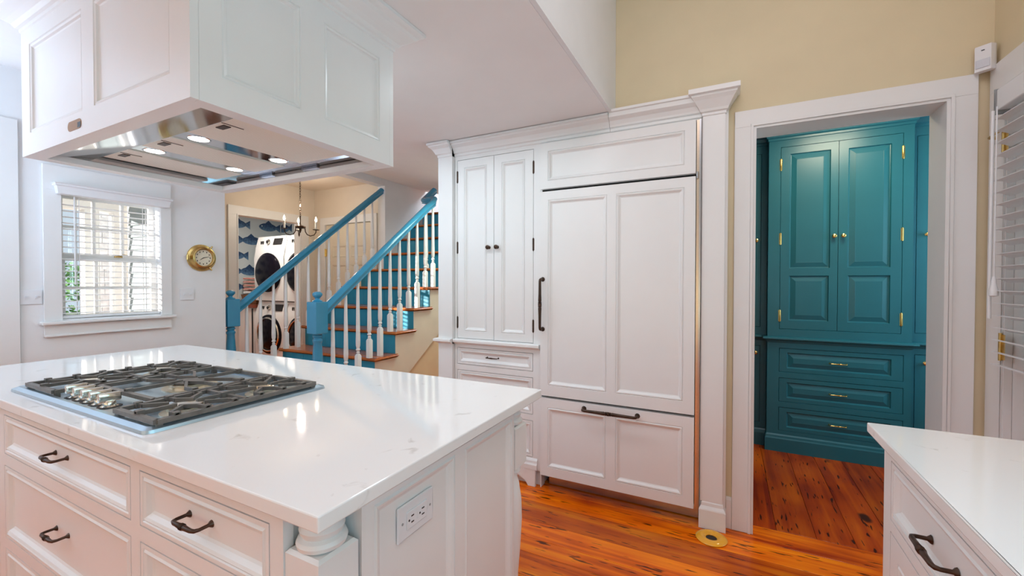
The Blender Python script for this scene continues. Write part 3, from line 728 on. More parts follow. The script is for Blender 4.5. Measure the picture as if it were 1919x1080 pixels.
machine('washer', 'white front-load washer with chrome-ringed black door, left of the pair', -6.94, 0)
machine('washer', 'white front-load washer with chrome-ringed black door, right one beside the jamb', -6.17, 0)
machine('dryer', 'white dryer with big black round door, stacked on the left washer', -6.94, .99)
machine('dryer', 'white dryer with big black round door, stacked on the right washer', -6.17, .99)
lc = thing('laundry_cabinet', 'white base cabinet with reddish wooden top left of the washers', 'cabinet', (-7.25, 4.55, 0))
obj('body', nb(-7.49, -6.99, 4.30, 5.14, 0, .87), CAB, lc); obj('top', nb(-7.49, -6.955, 4.27, 5.14, .87, .92, bev=.004), REDW, lc)
front('door', FR('-Y', 4.299), -7.47, -7.06, .10, .84, [(-7.42, -7.11, .16, .78)], BEAD, CAB, lc, t=.016)
obj('side_gap', nb(-7.03, -6.992, 4.296, 4.299, .02, .86), BLACK, lc)
bk = thing('wicker_basket', 'brown wicker basket holding folded towels on the laundry counter', 'basket', (-7.22, 4.55, .92))
b_ = B(); stack(b_, -7.42, -7.02, 4.36, 4.76, [(-.03, .92), (0, 1.06), (.005, 1.085), (-.012, 1.085), (-.02, .95)], 1, 1, 1, 1); obj('weave', b_, WICK, bk)
for q in range(5):
    b_ = B(); box(b_, -7.41+random.uniform(0, .01), -7.03, 4.37+random.uniform(0, .01), 4.74, 1.09+q*.058, 1.145+q*.058, bev=.02)
    o = obj('folded_towel', b_, STRIPE if q else APPL, None, smooth=True)
    tag(o, ['white towel at the bottom of the towel stack in the basket', 'red striped towel second from the bottom of the stack', 'red striped towel in the middle of the stack', 'red striped towel second from the top of the stack', 'red striped towel on top of the stack in the laundry'][q], 'towel', 'towels stacked in the wicker basket')

# ------------------------------------------------------------------ handles and knobs (local, x along, -y out)
def pull_mesh(L, out, r):
    b_ = B(); a = L/2
    pts = [(-a, 0, 0), (-a, -out*.05, 0), (-a-out*.02, -out*.2, 0), (-a-out*.04, -out*.72, 0), (-a+out*.06, -out*.93, 0), (-a+out*.30, -out, 0)]
    rr_ = [r*1.75, r*1.6, r*.8, r*.78, r*.9, r*.95]
    m_ = [(-.20*L, r*1.05), (-.075*L, r*1.25), (-.055*L, r*1.0), (-.045*L, r*1.5), (-.03*L, r*1.1), (-.015*L, r*1.5), (0, r*1.2), (.015*L, r*1.5), (.03*L, r*1.1), (.045*L, r*1.5), (.055*L, r*1.0), (.075*L, r*1.25), (.20*L, r*1.05)]
    for x_, q in m_: pts.append((x_, -out, 0)); rr_.append(q)
    pts += [(a-out*.30, -out, 0), (a-out*.06, -out*.93, 0), (a+out*.04, -out*.72, 0), (a+out*.02, -out*.2, 0), (a, -out*.05, 0), (a, 0, 0)]; rr_ += [r*.95, r*.9, r*.78, r*.8, r*1.6, r*1.75]
    tube(b_, pts, rr_, 10)
    return b_
protos = {}
def pull(par, loc, fr=None, L=.10, out=.03, r=.005, mat=None, vert=False, name='handle'):
    key = ('p', L, out, r, (mat or BRONZE).name)
    rot = (0, PI/2 if vert else 0, fr.rot() if fr else 0)
    if key not in protos: protos[key] = obj(name, pull_mesh(L, out, r), mat or BRONZE, par, smooth=50, world=loc, rot=rot)
    else: inst(protos[key], par, loc, rot=rot)
def knob(par, loc, fr=None, r=.015, mat=None):
    key = ('k', r, (mat or BRONZE).name); rot = (0, 0, fr.rot() if fr else 0)
    if key not in protos:
        b_ = lathe(B(), [(r*.75, 0), (r*.75, r*.15), (r*.38, r*.3), (r*.38, r*.9), (r*.9, r*1.25), (r, r*1.6), (r*.9, r*1.95), (r*.45, r*2.15), (r*.3, r*2.05), (0, r*2.15)], (0, 0, 0), 'Y', 20)
        protos[key] = obj('knob', b_, mat or BRONZE, par, smooth=40, world=loc, rot=rot)
    else: inst(protos[key], par, loc, rot=rot)
def hinge(par, x, z, fr, L=.075, mat=None, r=.004):
    key = ('h', L, r, (mat or BRONZE).name)
    loc = fr.p(x, z, .001)
    if key not in protos:
        b_ = lathe(B(), [(0, -L/2-.006), (r*.8, -L/2-.004), (r, -L/2), (r, L/2), (r*.8, L/2+.004), (0, L/2+.006)], n=10); box(b_, -r*1.6, r*1.6, -.0, .002, -L/2, L/2)
        protos[key] = obj('hinge', b_, mat or BRONZE, par, smooth=40, world=loc)
    else: inst(protos[key], par, loc)

# ------------------------------------------------------------------ tall white cabinet (left of the fridge)
YC = 2.47
fC = FR('-Y', YC)
tc = thing('tall_cabinet', 'tall white pantry cabinet with two upper doors and drawers, left of the panelled fridge', 'cabinet', (-1.39, YC, 0))
openings = [(-1.688, -1.106, .909, 2.146), (-1.688, -1.109, .729, .846), (-1.688, -1.109, .453, .690), (-1.688, -1.109, .178, .414)]
b_ = plate(B(), fC, -1.709, -1.058, .10, 2.185, openings, [(0, 0), (0, -.019)], t=.02); obj('face_frame', b_, CAB, tc)
obj('body', nb(-1.709, -1.058, YC+.021, 3.08, 0, 2.268), CAB, tc)
obj('frieze', nb(-1.709, -1.058, YC-.001, YC+.02, 2.1855, 2.268), CAB, tc)
dl = front('door', fC, -1.685, -1.3975, .912, 2.143, [(-1.632, -1.450, .962, 2.090)], BEADB, CAB, tc, t=.018)
dr = front('door', fC, -1.394, -1.109, .912, 2.143, [(-1.338, -1.166, .962, 2.090)], BEADB, CAB, tc, t=.018)
knob(dl, (-1.432, YC, 1.533), fC); knob(dr, (-1.368, YC, 1.533), fC)
for z in (2.03, 1.54, 1.02): hinge(dl, -1.6865, z, fC); hinge(dr, -1.1075, z, fC)
for (z0, z1, hz) in ((.732, .843, None), (.456, .687, .58), (.181, .411, .30)):
    dw = front('drawer', fC, -1.685, -1.112, z0, z1, [(-1.672, -1.125, z0+.013, z1-.013)] if z0 > .7 else [(-1.672, -1.125, z0+.014, z1-.014)], BEADB, CAB, tc, t=.018)
    pull(dw, (-1.398, YC-.009, hz or .794), fC, .085, .024, .0035)
# ledge, base and left pilaster
obj('ledge', stack(B(), -1.709, -1.058, YC-.002, YC+.02, [(.0, .868), (.008, .876), (.022, .880), (.028, .886), (.028, .900), (.022, .905), (0, .905)], 0, 0, 1, 0), CAB, tc)
obj('base_moulding', stack(B(), -1.709, -1.075, YC-.002, YC+.02, [(.016, .105), (.016, .135), (.010, .145), (.008, .160), (0, .172)], 0, 0, 1, 0), CAB, tc)
pf = [(-1.709, 0), (-1.60, 0), (-1.585, .03), (-1.56, .055), (-1.22, .055), (-1.195, .045), (-1.180, .03), (-1.165, .0), (-1.085, 0), (-1.085, .106), (-1.709, .106)]
pf = [(-1.709, .0), (-1.60, .0), (-1.59, .035), (-1.56, .055), (-1.20, .055), (-1.172, .038), (-1.155, .03), (-1.135, .0), (-1.085, .0), (-1.085, .106), (-1.709, .106)]
obj('bracket_base', prism(B(), pf, 'Y', YC-.018, YC+.002), CAB, tc)
pi_ = thing('pilaster', 'white pilaster with crown at the left end of the tall cabinet', 'pilaster', (-1.77, YC, 0))
obj('shaft', stack(B(), -1.829, -1.711, YC-.03, 3.08, [(0, .0), (0, 2.268)], 1, 1, 0, 0), CAB, pi_)
CR = [(0, 2.172), (.004, 2.176), (.004, 2.190), (.014, 2.196), (.018, 2.206), (.030, 2.226), (.050, 2.243), (.052, 2.250), (.060, 2.254), (.060, 2.268), (0, 2.270)]
obj('crown', stack(B(), -1.829, -1.711, YC-.031, 2.6, CR, 1, 0, 1, 0), CAB, pi_)
obj('ledge_return', stack(B(), -1.829, -1.711, YC-.031, 2.7, [(.0, .868), (.008, .876), (.020, .880), (.028, .886), (.028, .900), (.022, .905), (0, .905)], 1, 0, 1, 0), CAB, pi_)
co = thing('cornice', 'white crown moulding along the top of the tall cabinet and fridge', 'cornice', (-.95, YC, 2.17))
obj('moulding', stack(B(), -1.709, -.62, YC-.002, YC+.018, [(o_*.92, z) for o_, z in CR], 0, 0, 1, 0), CAB, co)
CR2 = [(o_, z if z < 2.25 else z+.016) for o_, z in CR]
obj('moulding', stack(B(), -.618, -.132, YC-.002, 2.514, [(o_*.92, z) for o_, z in CR2], 0, 0, 1, 0), CAB, co)
obj('frieze', nb(-1.057, -.132, YC+.001, YC+.02, 2.165, 2.268), CAB, co)

# ------------------------------------------------------------------ panelled fridge
YFR = 2.44; fF = FR('-Y', YFR)
fg = thing('refrigerator', 'built-in refrigerator faced with white cabinet panels and bronze handles', 'refrigerator', (-.6, YFR, 0))
obj('case', nb(-1.052, -.133, 2.485, 3.07, .10, 2.160), BLACK, fg)
tp = front('top_panel', fF, -1.046, -.158, 1.877, 2.157, [(-.998, -.212, 1.925, 2.110)], BEADB, CAB, fg, t=.03)
fd = front('door', fF, -1.046, -.158, .594, 1.861, [(-.996, -.628, .660, 1.808), (-.577, -.213, .660, 1.808)], BEADB, CAB, fg, t=.045)
fz = front('freezer_drawer', fF, -1.046, -.158, .093, .579, [(-.996, -.631, .150, .522), (-.576, -.213, .150, .522)], BEADB, CAB, fg, t=.045)
pull(fd, (-1.030, YFR, 1.163), fF, .31, .045, .0085, vert=True)
pull(fz, (-.6065, YFR, .548), fF, .31, .045, .0085)
obj('kick_plate', nb(-1.02, -.14, 2.53, 2.535, .005, .10), STEEL, fg)
obj('steel_frame', nb(-.155, -.142, 2.455, 2.475, .10, 2.160), M('champagne_steel', (.72, .60, .46), .25, 1.), fg); obj('steel_frame', nb(-.1415, -.133, 2.448, 2.475, .10, 2.160), STEEL, fg)
obj('steel_frame', nb(-1.055, -1.048, 2.47, 2.48, .10, 2.15), CAB, fg)
obj('kick_side', nb(-1.056, -1.05, 2.47, 2.53, 0, .10), CAB, fg)
obj('hinge_cap', lathe(B(), [(.006, 1.85), (.006, 1.885), (0, 1.886)], (-.150, 2.447, 0), n=10), STEEL, fg)
cl = thing('column', 'white square column with flared capital right of the fridge', 'column', (-.065, 2.45, 0))
obj('shaft', nb(-.127, -.020, 2.458, 2.514, .14, 2.19), CAB, cl)
obj('backing', nb(-.132, -.006, 2.475, 2.514, 0, 2.26), CAB, cl)
obj('capital', stack(B(), -.127, -.020, 2.458, 2.513, [(0, 2.172), (.004, 2.176), (.004, 2.188), (.012, 2.194), (.016, 2.206), (.040, 2.246), (.052, 2.262), (.054, 2.270), (.066, 2.276), (.066, 2.300), (0, 2.302)], 1, 1, 1, 0), CAB, cl)
obj('plinth', stack(B(), -.127, -.010, 2.450, 2.513, [(.006, 0), (.006, .098), (.004, .104), (-.004, .118), (-.006, .134), (-.010, .140)], 1, 1, 1, 0), CAB, cl)

# ------------------------------------------------------------------ ring on the floor
rg = thing('floor_ring', 'round yellow wooden ring with dark hole on the floorboards by the column', 'ring', (-.068, 2.362, 0))
obj('ring', lathe(B(), [(.026, 0), (.072, 0), (.074, .005), (.064, .013), (.048, .017), (.034, .013), (.026, .006)], (-.068, 2.362, 0), n=40, ring=True), RING, rg, smooth=True)
obj('hole', lathe(B(), [(0, .003), (.0265, .003), (.0265, .0015), (0, .0015)], (-.068, 2.362, 0), n=30), BLACK, rg)

# ------------------------------------------------------------------ pantry cabinetry
fT = FR('-Y', 3.84); fW = FR('-Y', 3.93)
hc = thing('pantry_hutch', 'deep teal hutch with two raised-panel doors over three drawers in the pantry', 'cabinet', (.70, 3.84, 0))
ops = [(.349, 1.069, .943, 2.334)]+[(.349, 1.084, a, b2) for a, b2 in ((.613, .798), (.385, .570), (.160, .343))]
obj('face_frame', plate(B(), fT, .272, 1.125, .09, 2.385, ops, [(0, 0), (.002, -.003), (.002, -.019)], t=.02), TEAL, hc)
obj('body', nb(.272, 1.125, 3.861, 4.49, 0, 2.385), TEAL, hc)
BR = dict(mat=BRASS)
hz = ((1.40, 2.276), (1.010, 1.354))
dA = front('door', fT, .353, .7075, .947, 2.330, [(.410, .662, 1.408, 2.276), (.410, .656, 1.012, 1.352)], RAISED, TEAL, hc, raised=True, t=.018)
dB = front('door', fT, .7105, 1.065, .947, 2.330, [(.765, 1.006, 1.408, 2.270), (.768, 1.006, 1.012, 1.352)], RAISED, TEAL, hc, raised=True, t=.018)
knob(dA, (.684, 3.84, 1.64), fT, .015, BRASS); knob(dB, (.737, 3.84, 1.64), fT, .015, BRASS)
for z in (2.20, 1.635, 1.045): hinge(dA, .3515, z, fT, .085, BRASS, .005); hinge(dB, 1.0668, z, fT, .085, BRASS, .005)
for z0, z1 in ((.617, .794), (.389, .566), (.164, .339)):
    dw = front('drawer', fT, .353, 1.080, z0, z1, [(.402, 1.018, z0+.028, z1-.030)], RAISED, TEAL, hc, raised=True, t=.018)
    pull(dw, (.718, 3.839, (z0+z1)/2), fT, .10, .022, .0038, BRASS)
obj('ledge', stack(B(), .272, 1.125, 3.838, 3.9, [(0, .838), (.006, .846), (.010, .856), (.026, .862), (.032, .870), (.030, .880), (.0, .884)], 1, 1, 1, 0), TEAL, hc)
obj('base', stack(B(), .272, 1.125, 3.838, 3.9, [(.012, 0), (.012, .098), (.008, .108), (.006, .122), (0, .132)], 1, 1, 1, 0), TEAL, hc)
CRT = [(0, 2.385), (.005, 2.388), (.006, 2.402), (.016, 2.410), (.022, 2.430), (.044, 2.455), (.050, 2.470), (.056, 2.474), (.056, 2.49), (0, 2.5)]
obj('crown', stack(B(), .272, 1.125, 3.838, 3.9, CRT, 1, 1, 1, 0), TEAL, hc)
def wing(label, x0, x1, du, kx, sgn):
    e = thing('pantry_cabinet', label, 'cabinet', ((x0+x1)/2, 3.93, 0), 'teal side cabinets in the pantry')
    (a, b2) = du
    obj('face_frame', plate(B(), fW, x0, x1, .09, 2.385, [(a-.004, b2+.004, .945, 2.325), (a-.004, b2+.004, .181, .798)], [(0, 0), (.002, -.003), (.002, -.019)], t=.02), TEAL, e)
    obj('body', nb(x0, x1, 3.951, 4.49, 0, 2.385), TEAL, e)
    d1 = front('door', fW, a, b2, .949, 2.321, [(a+.06, b2-.06, 1.41, 2.26), (a+.06, b2-.06, 1.01, 1.35)], RAISED, TEAL, e, raised=True, t=.018)
    d_2 = front('door', fW, a, b2, .185, .794, [(a+.06, b2-.06, .245, .735)], RAISED, TEAL, e, raised=True, t=.018)
    knob(d1, (kx, 3.93, 1.635), fW, .015, BRASS); knob(d_2, (kx, 3.93, .740), fW, .015, BRASS)
    obj('ledge', stack(B(), x0, x1, 3.928, 3.95, [(0, .838), (.006, .846), (.010, .856), (.026, .862), (.032, .870), (.030, .880), (.0, .884)], 0, 0, 1, 0), TEAL, e)
    obj('base', stack(B(), x0, x1, 3.928, 3.95, [(.012, 0), (.012, .098), (.006, .122), (0, .132)], 0, 0, 1, 0), TEAL, e)
    obj('crown', stack(B(), x0, x1, 3.928, 3.95, CRT, 0, 0, 1, 0), TEAL, e)
wing('narrow teal cabinet left of the pantry hutch, recessed behind it', -.58, .271, (-.15, .226), .197, 1)
wing('teal cabinet right of the pantry hutch, lit bright by the side light', 1.126, 1.93, (1.168, 1.60), 1.222, -1)

# ------------------------------------------------------------------ island
IF, IR = .50, -.635
fI = FR('-Y', IF); fIR = FR('+X', IR)
isl = thing('kitchen_island', 'white kitchen island with panelled drawers, corner posts and bronze pulls', 'island', (-1.75, .93, 0))
obj('countertop', nb(-2.965, -.596, .470, 1.403, .885, .915, bev=.003), QUARTZ, isl)
obj('body', nb(-2.93, -.735, IF+.0215, 1.368, .09, .8845), CAB, isl)
obj('end_body', nb(-.736, IR-.0215, .600, 1.262, .09, .8845), CAB, isl)
obj('toe_kick', nb(-2.90, -.70, .56, 1.33, 0, .09), CAB, isl)
drs = []
for (a, b2) in ((-2.86, -2.27), (-2.207, -1.314), (-1.263, -.770)):
    for (z0, z1) in ((.712, .842), (.425, .668), (.13, .382)): drs.append((a, b2, z0, z1))
obj('face_frame', plate(B(), fI, -2.93, -.728, .09, .8845, [(a-.003, b2+.003, c-.003, d+.003) for a, b2, c, d in drs], [(0, 0), (0, -.019)], t=.021), CAB, isl)
for a, b2, z0, z1 in drs:
    dw = front('drawer', fI, a, b2, z0, z1, [(a+.010, b2-.010, z0+.010, z1-.010)], [(0, 0), (.002, -.003), (.008, .001), (.014, -.002), (.021, -.010), (.027, -.013)], CAB, isl, t=.018)
    pull(dw, ((a+b2)/2-.01, IF+.013, (z0+z1)/2+.004), fI, .086, .036, .0048)
obj('end_frame', plate(B(), fIR, .600, 1.262, .09, .8845, [(.633, .918, .14, .848), (.965, 1.248, .14, .848)], BEADB, t=.021), CAB, isl)
for a, b2 in ((.633, .918), (.965, 1.248)): obj('end_panel', nb(IR-.018, IR-.011, a+.024, b2-.024, .164, .824), CAB, isl)
def post(y0, y1):
    x0, x1 = -.727, -.637
    cx_, cy_ = (x0+x1)/2, (y0+y1)/2; s = (x1-x0)/2
    b_ = stack(B(), cx_-s, cx_+s, cy_-s, cy_+s, [(-.003, .660), (0, .663), (0, .800), (-.006, .806)], 1, 1, 1, 1)
    lathe(b_, [(.035, .806), (.044, .810), (.046, .818), (.043, .825), (.036, .829), (.039, .834), (.041, .842), (.036, .850), (.028, .858), (.026, .868), (.034, .876), (.034, .8845)], (cx_, cy_, 0), n=32)
    lathe(b_, [(.034, .66), (.040, .650), (.040, .642), (.030, .635), (.028, .620), (.034, .600), (.043, .54), (.045, .47), (.040, .38), (.032, .28), (.028, .22), (.034, .20), (.040, .19), (.040, .18)], (cx_, cy_, 0), n=32)
    stack(b_, cx_-s, cx_+s, cy_-s, cy_+s, [(0, 0), (0, .175), (-.006, .180)], 1, 1, 1, 1)
    obj('corner_post', b_, CAB, isl, smooth=35)
post(.502, .594); post(1.272, 1.364)
ot = thing('outlet', 'white double electrical outlet with horizontal cover on the island end panel', 'outlet', (IR-.009, .7695, .762))
XO = IR-.011
obj('cover_plate', nb(XO, XO+.006, .707, .832, .722, .802, bev=.003), PLAST, ot)
obj('receptacle', nb(XO+.005, XO+.009, .735, .806, .742, .782, bev=.0015), PLAST, ot)
for yy in (.752, .789):
    b_ = B()
    for dz in (-.007, .007): box(b_, XO+.0085, XO+.0094, yy-.004, yy+.005, .762+dz-.0014, .762+dz+.0014)
    lathe(b_, [(0, .0085), (.0026, .0085), (.0026, .0094), (0, .0094)], (XO, yy-.011, .762), 'X', 10)
    obj('socket_slots', b_, BLACK, ot)
for yy in (.722, .819): obj('screw', lathe(B(), [(0, .0055), (.003, .0055), (.003, .0068), (0, .007)], (XO, yy, .762), 'X', 12), GREYM, ot)
obj('test_button', nb(XO+.0085, XO+.0098, .768, .775, .754, .770), PLAST, ot)

# ------------------------------------------------------------------ cooktop
ZC = .9155
ct = thing('gas_cooktop', 'stainless five-burner gas cooktop with black cast-iron grates set in the island', 'cooktop', (-1.78, .80, ZC))
X0, X1, YA, YB = -2.255, -1.296, .522, 1.066
CTOP = M('sky_tinted_steel', (.50, .62, .70), .30, .85, noise=.04)  # blue of the reflected sky is put into the steel colour
b_ = B(); pr_ = [(0, ZC), (-.002, ZC+.008), (-.016, ZC+.014), (-.030, ZC+.012), (-.034, ZC+.004), (-.05, ZC+.003)]
rings = []
for o_, z in pr_:
    r_ = .022+max(o_, -.02)*.5; pts = []
    for (sx_, sy_, a0) in ((X1, YB, 0), (X0, YB, PI/2), (X0, YA, PI), (X1, YA, 3*PI/2)):
        qx = sx_+(o_ if sx_ == X1 else -o_); qy = sy_+(o_ if sy_ == YB else -o_)
        ccx = qx-(r_ if sx_ == X1 else -r_); ccy = qy-(r_ if sy_ == YB else -r_)
        for k in range(5):
            a = a0+k*PI/8; pts.append((ccx+r_*math.cos(a), ccy+r_*math.sin(a), z))
    rings.append([b_.verts.new(p) for p in pts])
for a, d in zip(rings, rings[1:]):
    n_ = len(a)
    for i in range(n_): b_.faces.new((a[i], a[(i+1) % n_], d[(i+1) % n_], d[i]))
b_.faces.new(rings[0]); b_.faces.new(rings[-1])
obj('pan', b_, CTOP, ct, smooth=25)
burners = [(-2.077, .675, .040), (-2.077, .905, .048), (-1.740, .84, .062), (-1.419, .675, .048), (-1.419, .905, .040)]
for (bx_, by_, br_) in burners:
    e_ = obj('burner', lathe(B(), [(br_*1.35, 0), (br_*1.35, .004), (br_*1.05, .007), (br_, .008), (br_, .016), (br_*.75, .018), (0, .018)], (bx_, by_, ZC+.003), n=32), BURN, ct, smooth=35)
    obj('burner_cap', lathe(B(), [(br_*.80, .018), (br_*.86, .020), (br_*.84, .024), (br_*.5, .026), (0, .026)], (bx_, by_, ZC+.003), n=32), CHROME if br_ < .05 else IRON, e_, smooth=35)
def bar(b_, p, q, w=.011, hgt=.012, z=.945, up0=0, up1=0):
    p = Vector((p[0], p[1], z)); q = Vector((q[0], q[1], z)); d_ = (q-p).normalized(); s_ = Vector((-d_.y, d_.x, 0))*w/2
    a = [p-s_, p+s_, q+s_, q-s_]
    lo_ = [b_.verts.new(v_+Vector((0, 0, -hgt))) for v_ in a]; hi_ = [b_.verts.new(v_) for v_ in a]
    b_.faces.new(lo_); b_.faces.new(hi_)
    for i in range(4): b_.faces.new((lo_[i], lo_[(i+1) % 4], hi_[(i+1) % 4], hi_[i]))
def grate(x0, x1, y0, y1, centers, label=None):
    b_ = B()
    for p, q in (((x0, y0), (x1, y0)), ((x1, y0), (x1, y1)), ((x1, y1), (x0, y1)), ((x0, y1), (x0, y0))): bar(b_, p, q, .015)
    ym = (y0+y1)/2
    if len(centers) > 1: bar(b_, (x0, ym), (x1, ym), .012)
    for x_ in (x0+.006, x1-.006):
        for y_ in (y0+.006, y1-.006): box(b_, x_-.008, x_+.008, y_-.008, y_+.008, ZC+.003, .934)
    e_ = obj('grate', b_, IRON, ct)
    for (cx_, cy_, r_) in centers:
        ya, yb = (y0, ym) if cy_ < ym else (ym, y1)
        if len(centers) == 1: ya, yb = y0, y1
        for (p, q, bend) in (((x0, cy_), (cx_-.022, cy_), .030), ((x1, cy_), (cx_+.022, cy_), -.030), ((cx_, ya), (cx_, cy_-.026), 0), ((cx_, yb), (cx_, cy_+.026), 0)):
            f_ = B(); pv, qv = Vector(p), Vector(q); d_ = (qv-pv).normalized(); n2 = Vector((-d_.y, d_.x)); mid = pv.lerp(qv, .55)
            if bend:
                bar(f_, p, mid, .009, .011, .949); bar(f_, mid, (qv.x, qv.y+bend), .009, .011, .949)
            else: bar(f_, p, q, .009, .011, .949)
            bar(f_, p, (p[0]+d_.x*.018, p[1]+d_.y*.018), .018, .018, .952)
            obj('grate_finger', f_, IRON, e_)
        for sx_ in (-1, 1):
            xf = x0 if sx_ < 0 else x1
            for sy_ in (-1, 1):
                yf_ = cy_+sy_*min(.075, (yb-ya)*.36); f_ = B()
                bar(f_, (xf, yf_), (xf-sx_*abs(x1-x0)*.16, yf_), .009, .011, .949); bar(f_, (xf-sx_*abs(x1-x0)*.16, yf_), (cx_+sx_*.036, cy_+sy_*.030), .009, .011, .949)
                bar(f_, (xf, yf_), (xf-sx_*.016, yf_), .017, .018, .952)
                obj('grate_finger', f_, IRON, e_)
grate(-2.192, -1.962, .553, 1.020, [(-2.077, .675, .045), (-2.077, .905, .045)])
grate(-1.925, -1.555, .652, 1.020, [(-1.740, .84, .06)])
grate(-1.530, -1.308, .553, 1.020, [(-1.419, .675, .045), (-1.419, .905, .045)])
for k in range(5):
    kx = -1.916+k*.059; ky = .592
    b_ = lathe(B(), [(.022, 0), (.022, .003), (.016, .006), (.015, .018), (.014, .020), (0, .020)], (kx, ky, ZC+.003), n=28)
    e_ = obj('control_knob', b_, CHROME, ct, smooth=35)
    b_ = B(); box(b_, kx-.0075, kx+.0075, ky-.027, ky+.027, ZC+.020, ZC+.046, bev=.003); obj('knob_grip', b_, CHROME, e_, smooth=35)
    obj('knob_bezel', lathe(B(), [(.019, 0), (.030, .0), (.030, .0012), (.019, .0018)], (kx, ky, ZC+.0035), n=28, ring=True), BLACK, e_)

# ------------------------------------------------------------------ island hood
hx0, hx1, hy0, hy1, hz0, hz1 = -2.254, -1.156, .563, 1.257, 1.745, 2.272
hd = thing('range_hood', 'white panelled hood box with crown moulding hanging over the island cooktop', 'hood', ((hx0+hx1)/2, (hy0+hy1)/2, hz0))
fH, fHR, fHB, fHL = FR('-Y', hy0), FR('+X', hx1), FR('+Y', hy1), FR('-X', hx0)
zb, zt = 1.821, 2.130
b_ = B()
s = .9468
pF = [(-2.180, -1.757, zb, zt), (-1.677, -1.249, zb, zt)]
obj('front_frame', plate(b_, fH, hx0, hx1, hz0, hz1+.02, pF, BEAD, t=.019), CAB, hd)
for a, b2, c, d in pF: obj('front_panel', nb(a+.0185, b2-.0185, hy0+.0095, hy0+.018, c+.0185, d-.0185), CAB, hd)
pR = [(.635, .862, zb, zt), (.944, 1.187, zb, zt)]
obj('side_frame', plate(B(), fHR, hy0+.0195, hy1-.0195, hz0, hz1+.02, pR, BEAD, t=.019), CAB, hd)
for a, b2, c, d in pR: obj('side_panel', nb(hx1-.018, hx1-.0095, a+.0185, b2-.0185, c+.0185, d-.0185), CAB, hd)
obj('back_board', nb(hx0, hx1, hy1-.019, hy1, hz0, hz1+.02), CAB, hd)
obj('side_board', nb(hx0, hx0+.019, hy0+.0195, hy1-.0195, hz0, hz1+.02), CAB, hd)
# underside rim
ix0, ix1, iy0, iy1 = -2.206, -1.206, .611, 1.210
b_ = wallbox(B(), 'Y', hz0, hz0+.018, 0, 1, 0, 1) if False else B()
for a in ((hx0+.0195, ix0, hy0+.0195, hy1-.0195), (ix1, hx1-.0195, hy0+.0195, hy1-.0195), (ix0, ix1, hy0+.0195, iy0), (ix0, ix1, iy1, hy1-.0195)): box(b_, a[0], a[1], a[2], a[3], hz0+.0005, hz0+.022)
obj('bottom_rim', b_, CAB, hd)
lin = obj('liner', nb(ix0+.001, ix1-.001, iy0+.001, iy1-.001, 1.800, 1.806), MIRR, hd)
b_ = B()
for a in ((ix0-.006, ix0, iy0-.006, iy1+.006), (ix1, ix1+.006, iy0-.006, iy1+.006), (ix0, ix1, iy0-.006, iy0), (ix0, ix1, iy1, iy1+.006)): box(b_, *a, hz0+.023, 1.80)
obj('liner_wall', b_, MIRR, hd)
# sloping polished front apron
b_ = prism(B(), [(iy0+.001, hz0+.012), (iy0+.135, 1.782), (iy0+.135, 1.786), (iy0+.001, hz0+.016)], 'X', ix0+.003, ix1-.003); obj('front_apron', b_, MIRR, hd)
def hx(v): return v*s
fy0, fy1 = .752, 1.165
fxs = [(-2.150, -1.965), (-1.885, -1.655), (-1.575, -1.245)]
fxs = [(-2.165, -1.985), (-1.865, -1.685), (-1.565, -1.262)]
fxs = [(-2.170, -1.972), (-1.872, -1.676), (-1.570, -1.262)]
for a, b2 in fxs:
    f_ = obj('filter', nb(a, b2, fy0, fy1, 1.786, 1.799, bev=.002), PERF, hd)
    obj('filter_edge', nb(a, b2, fy0-.012, fy0-.001, 1.784, 1.799), STEEL, f_)
    xm = (a+b2)/2; obj('latch', nb(xm-.022, xm+.022, fy0+.018, fy0+.040, 1.7835, 1.788), BRONZE, f_)
    obj('latch_rib', nb(xm+.035, xm+.038, fy0+.004, fy0+.07, 1.7845, 1.788), BRONZE, f_)
for a, b2 in ((-1.969, -1.875), (-1.673, -1.573), (-1.259, -1.212)): obj('lamp_bar', nb(a, b2, fy0-.012, fy1+.01, 1.7900, 1.799), MIRR, hd)
for xm in (-1.922, -1.623):
    for ym_ in (.815, 1.105):
        l_ = obj('hood_lamp', lathe(B(), [(0, 0), (.030, 0), (.030, .001), (0, .001)], (xm, ym_, 1.7888), n=28), LAMP, hd)
        obj('lamp_ring', lathe(B(), [(.031, .0005), (.034, 0), (.036, .0015), (.031, .0015)], (xm, ym_, 1.7885), n=28, ring=True), MIRR, hd, smooth=True)
b_ = B(); box(b_, -1.86+.0, -1.775, hy0-.0015, hy0+.0005, 1.769, 1.803, bev=.0); 
hole = B(); xm_, zm_ = -1.757, 1.786
pts = []
for k in range(24):
    a = 2*PI*k/24; pts.append((xm_-.055+(.034 if math.cos(a) > 0 else -.034)+.015*math.cos(a), zm_+.015*math.sin(a)))
b_.free()
prism(hole, pts, 'Y', hy0-.0012, hy0+.0004); obj('slot', hole, M('slot_interior', (.42, .26, .15), .6), hd)
b_ = B(); box(b_, xm_-.03, xm_-.008, hy0-.0018, hy0-.0013, zm_-.012, zm_+.004); obj('slot_switch', b_, BLACK, hd)
CRH = [(0, 2.183), (.004, 2.186), (.005, 2.196), (.012, 2.200), (.016, 2.205), (.020, 2.212), (.034, 2.222), (.060, 2.238), (.068, 2.248), (.078, 2.252), (.088, 2.258), (.088, 2.271), (0, 2.2715)]
obj('crown', stack(B(), hx0, hx1, hy0, hy1, CRH, 1, 1, 1, 1), CAB, hd)

